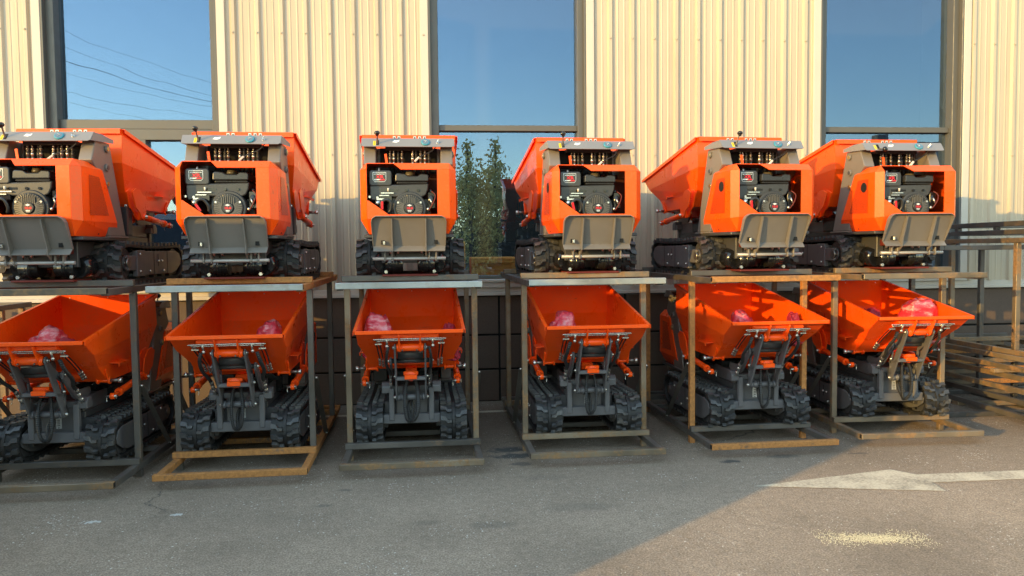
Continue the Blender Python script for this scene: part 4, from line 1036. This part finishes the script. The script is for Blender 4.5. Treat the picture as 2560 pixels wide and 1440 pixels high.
# ------------------------------------------------------------------ building
GY = 7.33; CY = 7.20        # glass plane, cladding face
bld = empty('factory_building', (0, CY, 0)); bld_loc = Vector((0, CY, 0))
tag(bld, 'cream ribbed factory wall with tall dark framed windows over a brown stone base', 'building')
def off(b):
    b.v = [(p[0], p[1] - CY, p[2]) for p in b.v]; return b
WIN = [(-3.545, -2.02), (-.10, 1.40), (3.74, 5.235)]
ZB, ZT = 1.19, 4.6
prof_p = .2165
def clad_panel(x0, x1, z0, z1, ph):
    # ribs at ph + k*prof_p
    pts = [(x0, 0)]
    k = math.floor((x0 - ph) / prof_p) - 1
    while ph + k * prof_p < x1 + .3:
        c = ph + k * prof_p
        seq = [(-.030, 0), (-.014, -.026), (.014, -.026), (.030, 0)]
        for m_ in (.076, .140): seq += [(m_ - .010, 0), (m_ - .004, -.0035), (m_ + .004, -.0035), (m_ + .010, 0)]
        for (dx, dy) in seq:
            if x0 + .002 < c + dx < x1 - .002: pts.append((c + dx, dy))
        k += 1
    pts.append((x1, pts[-1][1]))
    b = MB(); n = len(pts)
    b.add([(p[0], CY + p[1], z0) for p in pts] + [(p[0], CY + p[1], z1) for p in pts], [(i, i + 1, i + 1 + n, i + n) for i in range(n - 1)])
    off(b).build('wall_cladding', M['clad'], bld, fix=False)
    # screws
    s = MB()
    for z in (2.37, 3.48):
        k = math.floor((x0 - ph) / prof_p)
        while ph + k * prof_p < x1:
            c = ph + k * prof_p - .004; k += 1
            if c > x0 + .03 and c < x1 - .03 and z0 < z < z1 and -4.2 < c < 6.2:
                s.cyl((c, CY - .026, z), (c, CY - .031, z), .011, 8); s.cyl((c, CY - .031, z), (c, CY - .038, z), .006, 6)
    if s.v: off(s).build_each('fixing_screw', M['clad'], bld, fac=0.3)
edges = [(-9.0, WIN[0][0], -3.89), (WIN[0][1], WIN[1][0], -1.655), (WIN[1][1], WIN[2][0], 1.637), (WIN[2][1], 10.0, 5.566)]
for (xa, xb, ph) in edges: clad_panel(xa, xb, 1.105, ZT, ph)
clad_panel(-9, 10, ZT + .0, 8.0, -3.89)
b = MB(); b.box(-9, 10, CY - .030, CY + .02, 1.03, 1.062)
b.box(-9, 10, CY - .014, CY + .02, 1.062, 1.105); off(b).build('base_flashing', M['flash'], bld, bevel=.003)
for (x0, x1) in WIN:      # corner trims at each window
    b = MB()
    for xa, xb in ((x0 - .075, x0), (x1, x1 + .075)): b.box(xa, xb, CY - .030, CY + .002, 1.106, ZT)
    off(b).build('corner_trim', M['flash'], bld, bevel=.003)
    b = MB(); b.box(x0 + .001, x1 - .001, CY - .034, GY, 1.106, ZB - .03); b.box(x0 + .001, x1 - .001, CY - .05, GY, ZB - .029, ZB - .004); off(b).build('sill_flashing', M['flash'], bld, bevel=.003)
# plinth of brown stone slabs with dark joints
b = MB(); b.box(-9, 10, CY + .035, CY + .2, 0, 1.03); off(b).build('joint_backing', M['hole'], bld)
vx = [.54 + 1.24 * k for k in range(-8, 9)]; hz = [0.0, .314, .648, 1.029]
b = MB()
for xa, xb in zip(vx[:-1], vx[1:]):
    for za, zb in zip(hz[:-1], hz[1:]): b.box(xa + .010, xb - .010, CY + .012, CY + .04, za + .010, zb - .010)
off(b).build('stone_base', M['plinth'], bld, bevel=.003)
# windows
for wi, (x0, x1) in enumerate(WIN):
    fr = MB(); fw = .055; ya, yb = CY + .03, GY + .05
    gx0, gx1 = x0 + .088, x1 - .075
    fr.box(x0, gx0, ya, yb, ZB, ZT); fr.box(gx1, x1, ya, yb, ZB, ZT)
    fr.box(x0, x0 + .02, CY - .026, ya, ZB, ZT); fr.box(x1 - .02, x1, CY - .026, ya, ZB, ZT)
    fr.box(gx0, gx1, ya + .03, yb, ZB, ZB + .03); fr.box(gx0, gx1, ya, yb, ZT - .06, ZT)
    tz = 2.61 if wi else 2.615
    fr.box(gx0, gx1, ya + .045, yb, tz, tz + (.055 if wi else .085))
    W_ = off(fr).build('window', M['frame'], bld, bevel=.003)
    tag(W_, None)
    rails = MB(); rails.box(gx0, gx1, ya + .035, yb - .02, tz + .048 - .02, tz + .05)
    if wi == 0:
        o2 = MB(); o2.box(gx0 + .001, gx1 - .001, ya + .04, yb - .01, tz - .10, tz - .001); o2.box(gx0 + .66, gx0 + .75, ya + .035, yb - .01, ZB + .03, tz - .10)
        off(o2).build('opening_sash', M['frame'], W_, bevel=.003)
    g = MB(); g.box(gx0 + .002, gx1 - .002, GY, GY + .004, tz + .04, ZT - .03); off(g).build('glass_pane', M['glass'], W_)
    g = MB(); g.box(gx0 + .002, gx1 - .002, GY + .001, GY + .005, ZB + .02, tz + .01); off(g).build('glass_pane', M['glass'], W_)
# interior shell, roof left off to let sky light onto the crates
b = MB(); b.quad((-9, 15, 0), (10, 15, 0), (10, 15, 8), (-9, 15, 8)); b.quad((-9, CY + .21, 0), (-9, 15, 0), (-9, 15, 8), (-9, CY + .21, 8)); b.quad((10, CY + .21, 0), (10, 15, 0), (10, 15, 8), (10, CY + .21, 8))
off(b).build('inner_wall', M['inner'], bld)
b = MB(); b.box(-9, 10, CY + .21, 15, -.02, .02); off(b).build('inner_floor', M['concrete'], bld)
# plywood crates behind the middle window
def ply_crate(x0, x1, y0, y1, z1, label):
    root = empty('plywood_crate', ((x0 + x1) / 2, (y0 + y1) / 2, .02)); ox, oy, oz = root.location
    b = MB(); b.box(x0, x1, y0, y1, .02, z1); b.v = [(p[0] - ox, p[1] - oy, p[2] - oz) for p in b.v]; b.build('box_body', M['wood'], root, bevel=.004)
    b = MB()
    for xx in (x0 + .002, x1 - .052): b.box(xx, xx + .05, y0 - .02, y0 - .001, .03, z1 - .01)
    b.box(x0 + .053, x1 - .053, y0 - .02, y0 - .001, z1 - .06, z1 - .01)
    b.v = [(p[0] - ox, p[1] - oy, p[2] - oz) for p in b.v]; b.build('batten', M['wood'], root, bevel=.003)
    tag(root, label, 'wooden crate', 'plywood crates behind the window')
ply_crate(.285, .735, 7.47, 7.95, 1.395, 'low orange plywood crate seen through the middle window above the sill')
ply_crate(-.40, .228, 7.47, 8.0, 1.555, 'taller plywood crate behind the middle window, beside the dumper track')

# ------------------------------------------------------------------ ground and markings
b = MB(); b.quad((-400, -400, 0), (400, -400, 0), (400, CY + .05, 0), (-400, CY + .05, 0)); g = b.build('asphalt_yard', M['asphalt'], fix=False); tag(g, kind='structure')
b = MB(); b.quad((-3.2, 6.70, .004), (3.4, 6.70, .004), (3.4, 6.775, .004), (-3.2, 6.775, .004)); o = b.build('edge_line', M['roadpaint'], fix=False)
tag(o, kind='structure')
b = MB(); b.add([(1.878, 4.373, .004), (2.963, 4.144, .004), (2.985, 4.305, .004), (5.6, 4.30, .004), (5.6, 4.462, .004), (2.995, 4.472, .004), (2.894, 4.596, .004)], [list(range(7))]); o = b.build('painted_arrow', M['roadpaint'], fix=False); tag(o, kind='structure')
# sawdust
b = MB(); rnd = random.Random(4)
for k in range(3000):
    u = rnd.gauss(0, 1); x = 2.13 + .17 * max(-1.5, min(1.5, u)) * rnd.uniform(.5, 1.1); y = 3.51 - (x - 2.13) * .1 + rnd.gauss(0, .030 if abs(u) < 1 else .05)
    s = rnd.uniform(.0012, .0032); a = rnd.uniform(0, pi); h = rnd.uniform(.002, .006)
    b.add([(x + s * cos(a + q * 2.1), y + s * sin(a + q * 2.1), .001) for q in range(3)] + [(x, y, h)], [(0, 1, 3), (1, 2, 3), (2, 0, 3)])
o = b.build('sawdust', M['sawdust'], fix=False); tag(o, 'pale yellow streak of spilled sawdust on the sunlit asphalt', 'sawdust', kind='stuff')

# ------------------------------------------------------------------ stacked empty frames on the right
def flat_frame(loc, mats, label, rz=0):
    root = empty('flat_steel_frame', loc, rz); t = .042
    for s in (0, 1):
        b = MB(); b.box(s * .88 - t / 2, s * .88 + t / 2, -.95, .95, 0, t); b.build('long_rail', M[mats[0]], root, bevel=.003)
    for y in (-.91, .1, .91):
        b = MB(); b.box(-.02 if abs(y) > .9 else .023, .90 if abs(y) > .9 else .857, y - .02, y + .02, t + .001 if abs(y) < .95 else 0, t + .041) if abs(y) > .9 else b.box(.022, .858, y - .02, y + .02, .001, .041)
        b.build('cross_rail', M[mats[1]], root, bevel=.003)
    tag(root, label, 'steel frame', 'flat steel frames stacked by the wall'); return root
lev = [.035, .145, .245, .345, .425, .505]
fl = ['lowest flat steel frame of the stack at right, nearest the asphalt', 'flat steel frame second from the bottom of the stack at right', 'flat steel frame third from the bottom of the stack at right',
      'flat steel frame third from the top of the stack, right of the sunlit crate', 'flat steel frame second from the top of the stack, above the protruding stub', 'topmost flat steel frame of the stack, under the empty upright frame']
mm = [('tube_dark', 'tube_brown'), ('tube_dark', 'tube_brown'), ('tube_brown', 'tube_rust'), ('tube_brown', 'tube_rust'), ('tube_brown', 'tube_brown'), ('tube_brown', 'tube_dark')]
for k, z in enumerate(lev): flat_frame((4.70 + .03 * (k % 2) - .005 * k, 6.12 - .03 * (k % 3), z), mm[k], fl[k], .01 * (k % 3 - 1))
root = empty('timber_packer', (4.72, 5.9, 0))     # blocks keeping the stack apart
for (x, y) in ((0.0, -.35), (.0, .55), (.88, -.35), (.88, .55)):
    b = MB(); b.box(x - .04, x + .04, y - .04, y + .04, 0, .034); b.build_each('block', M['timber'], root, fac=0.1)
tag(root, 'timber blocks under the lowest flat frame at right', 'timber blocks')
b = MB(); b.box(4.30 + .30, 4.95, 5.86, 5.91, .390, .4240); o = b.build('timber_bearer', M['timber'], bevel=.003); tag(o, 'short timber stub poking out between the stacked steel frames', 'timber')
def upright(loc, label, mats, h=.96, w=.88, d=.80, name='empty_crate_frame', rz=0):
    root = empty(name, loc, rz); t = .042
    for (x, y) in ((0, 0), (w, 0), (0, d), (w, d)):
        b = MB(); b.box(x - t / 2, x + t / 2, y - t / 2, y + t / 2, .043, h); b.build('post', M[mats[0]], root, bevel=.003)
    for z in (0, h + .001):
        for x in (0, w): b = MB(); b.box(x - .021, x + .021, -.40, d + .12, z, z + .042); b.build('long_rail', M[mats[1]], root, bevel=.003)
        for y in (-.38, d + .1): b = MB(); b.box(.022, w - .022, y - .02, y + .02, z + .001, z + .041); b.build('cross_rail', M[mats[1]], root, bevel=.003)
    tag(root, label, 'crate frame', 'empty crate frames at the right edge'); return root
upright((4.735, 5.80, .548), 'empty upright steel frame standing on the frame stack at right, tall brown post in front', ('tube_brown', 'tube_brown'), h=.93)
upright((4.80, 6.12, 1.55), 'low steel frame lying on top of the empty upright frame at right', ('tube_dark', 'tube_dark'), h=.07, w=.9, d=.5, rz=-.02)
upright((4.18, 6.35, .0), 'dark empty steel frame standing behind the sunlit crate against the wall', ('tube_dark', 'tube_dark'), h=1.42, w=1.0, d=.45)
# far left: frames and posts behind the first crate
upright((-4.42, 6.38, 0), 'dark empty steel frame beyond the far left crate, its bar ends beside the bucket', ('tube_brown', 'tube_dark'), h=1.02, w=.88, d=.3)

# ------------------------------------------------------------------ things behind the camera, seen in the glass and as the long shadow
van = empty('parked_van', (-3.9, 2.43, 0)); hx, hy = .90, 1.97
b = MB(); b.prism([(-hy, .20), (-hy, 1.95), (-hy + .08, 2.06), (hy - .9, 2.06), (hy - .45, 1.35), (hy - .05, 1.12), (hy, .95), (hy, .20)], 'x', -hx, hx); b.build('van_body', M['van'], van, bevel=.04, seg=2)
b = MB(); b.prism([(hy - .98, 1.35), (hy - .98, 1.92), (hy - .86, 1.92), (hy - .55, 1.38)], 'x', -hx - .003, hx + .003); b.box(-hx - .003, hx + .003, -hy + .3, hy - 1.1, 1.35, 1.85); b.build('side_window', M['vanglass'], van)
for sx in (-1, 1):
    for yy in (-1.25, 1.25):
        b = MB(); b.cyl((sx * .70, yy, .31), (sx * .905, yy, .31), .31, 22); wv = b.build('wheel', M['rubber'], van)
        b = MB(); b.cyl((sx * .90, yy, .31), (sx * .912, yy, .31), .18, 18); b.build('wheel_rim', M['silverlabel'], wv)
b = MB(); b.add([(-.78, hy - .83, 1.95), (.78, hy - .83, 1.95), (.80, hy - .44, 1.40), (-.80, hy - .44, 1.40)], [(0, 1, 2, 3)]); b.build('windscreen', M['vanglass'], van, solid=.012)
b = MB(); b.box(-hx + .02, hx - .02, hy - .03, hy + .05, .24, .50); b.build('bumper', M['black'], van, bevel=.03, seg=2)
for sx in (-1, 1):
    b = MB(); b.box(min(sx * .52, sx * .84), max(sx * .52, sx * .84), hy - .06, hy + .012, .78, .92); b.build('headlight', M['silverlabel'], van, bevel=.02)
    b = MB(); b.box(min(sx * (hx + .001), sx * (hx + .004)), max(sx * (hx + .001), sx * (hx + .004)), hy - 1.12, hy - 1.11, .34, 1.9); b.build('door_seam', M['hole'], van)
    b = MB(); b.box(min(sx * (hx + .001), sx * (hx + .02)), max(sx * (hx + .001), sx * (hx + .02)), hy - 1.06, hy - .92, 1.10, 1.13); b.build('door_handle', M['black'], van)
tag(van, 'white van parked left of the view, casting the long shadow', 'van')

def tree(name, loc, h, w, seed, label, cat, leaf='leaf', low=.06, n=2900, group=None, ls=.10):
    rnd = random.Random(seed); root = empty(name, loc)
    b = MB(); b.tube([(0, 0, 0), (.04 * w, .02, h * .35), (-.03 * w, 0, h * .7), (0, 0, h * .96)], .045 * max(1, h / 6), 7)
    limbs = []
    for k in range(26):
        z = h * rnd.uniform(low, .8); a = rnd.uniform(0, 2 * pi); t = (z / h - low) / (1 - low)
        rr = w / 2 * (sin(min(1, t * 1.25 + .28) * pi) ** .8) * rnd.uniform(.55, 1.0)
        p = Vector((cos(a) * rr, sin(a) * rr, z + rr * rnd.uniform(1.0, 2.2))); p.z = min(p.z, h * .98)
        b.tube([(0, 0, z), (p.x * .4, p.y * .4, z + (p.z - z) * .35), tuple(p)], .013, 5); limbs.append((Vector((0, 0, z)), p))
    b.build('trunk', M['bark'], root)
    c = MB()
    cl = []
    for (a_, p) in limbs:
        for q in range(5): cl.append((a_.lerp(p, .35 + .16 * q) + Vector((rnd.gauss(0, .1), rnd.gauss(0, .1), rnd.gauss(0, .12))), rnd.uniform(.10, .24) * (w / 1.1)))
    for k in range(8): cl.append((Vector((rnd.gauss(0, .05), rnd.gauss(0, .05), h * (.80 + .026 * k))), .09))
    for k in range(n):
        cc, rr = cl[rnd.randrange(len(cl))]
        p = cc + Vector((rnd.gauss(0, 1), rnd.gauss(0, 1), rnd.gauss(0, 1))) * rr * 1.1
        s = rnd.uniform(.5, 1.0) * ls; u = Vector((rnd.gauss(0, 1), rnd.gauss(0, 1), rnd.gauss(0, 1))).normalized(); v = u.orthogonal().normalized()
        c.quad(p - u * s, p + v * s * .6, p + u * s, p - v * s * .6)
    c.build('crown', M[leaf], root, fix=False)
    tag(root, label, cat, group); return root
TY = 2 * GY - 30
tree('poplar_tree', (1.08, TY, 0), 5.75, 2.1, 3, 'slim autumn tree mirrored in the middle window, left of two', 'tree', group='slim trees mirrored in the glass')
tree('poplar_tree', (2.22, TY - .4, 0), 5.95, 1.9, 5, 'slim green tree mirrored in the middle window, taller right one', 'tree', group='slim trees mirrored in the glass')
for k, (x, yy, hh, ww) in enumerate(((-14, -20, 3.2, 3.2), (-8.5, -21, 2.6, 3.4), (-4.6, -22, 2.2, 3.0), (-.6, -17.5, 2.6, 2.6), (1.9, -17.8, 2.9, 2.8), (4.4, -18.5, 2.9, 3.0), (7.0, -20, 2.6, 3.2), (10.5, -22, 3.0, 3.6), (15, -21, 3.0, 4.0))):
    tree('roadside_shrub', (x, yy, 0), hh, ww, 20 + k, 'dark green shrub of the hedge behind the camera, mirrored low in the windows', 'shrub', 'leaf2', .02, 2600, 'hedge shrubs behind the camera', .14)
b = MB(); b.box(-60, 60, -23.6, -23.5, 0, 1.25); o = b.build('boundary_wall', M['pole']); tag(o, 'low grey boundary wall behind the camera, mirrored low in the glass', 'wall')
def shed(x0, x1, y, h, label):
    root = empty('distant_shed', ((x0 + x1) / 2, y, 0)); ox = (x0 + x1) / 2
    b = MB(); b.box(x0 - ox, x1 - ox, -10, 0, 0, h); b.build('wall', M['shed'], root)
    b = MB(); b.box(x0 - ox - .3, x1 - ox + .3, -10.3, .3, h, h + .35); b.box(x0 - ox + 1, x0 - ox + 2, -4, -3, h + .35, h + 1.4); b.build('roof', M['shedroof'], root)
    b = MB()
    n = max(2, int((x1 - x0) / 4))
    for k in range(n): xx = x0 - ox + (k + .5) * (x1 - x0) / n; b.box(xx - .9, xx + .9, 0, .04, h * .45, h * .7)
    b.build_each('window_strip', M['vanglass'], root, fac=0.2)
    tag(root, label, 'building')
shed(31.0, 60, 2 * GY - 50, 8.3, 'grey-blue factory across the road, mirrored low in the right window')
shed(-70, -20, 2 * GY - 75, 4.5, 'low distant factory mirrored behind the wires in the left window')
WY = 2 * GY - 40
wz = [(12.69, 10.10), (11.81, 9.50), (11.26, 9.17), (10.58, 8.89), (9.71, 8.36), (9.18, 7.75)]
for k, (za, zb) in enumerate(wz):
    b = MB(); sl = (zb - za) / 7.4; P = []
    for x in (-32, -26, -22, -18.79, -15, -11.38, -8, -4): P.append((x, WY, za + sl * (x + 18.79) + .009 * ((x + 15) ** 2 - 13.3)))
    b.tube(P, .006 if k != 2 else .011, 5)
    o = b.build('power_line', M['wire']); tag(o, 'thin dark power line mirrored in the left window', 'power line', 'power lines mirrored in the left window')
for x in (-32, -4):
    b = MB(); z = 22 if x < -20 else 8.6
    b.cyl((x, WY - .2, 0), (x, WY - .2, z), .16, 12, r2=.10); o = b.build('utility_pole', M['pole']); tag(o, 'tall concrete utility pole carrying the power lines behind the camera' if x < -20 else 'shorter concrete utility pole ending the power lines behind the camera', 'utility pole')
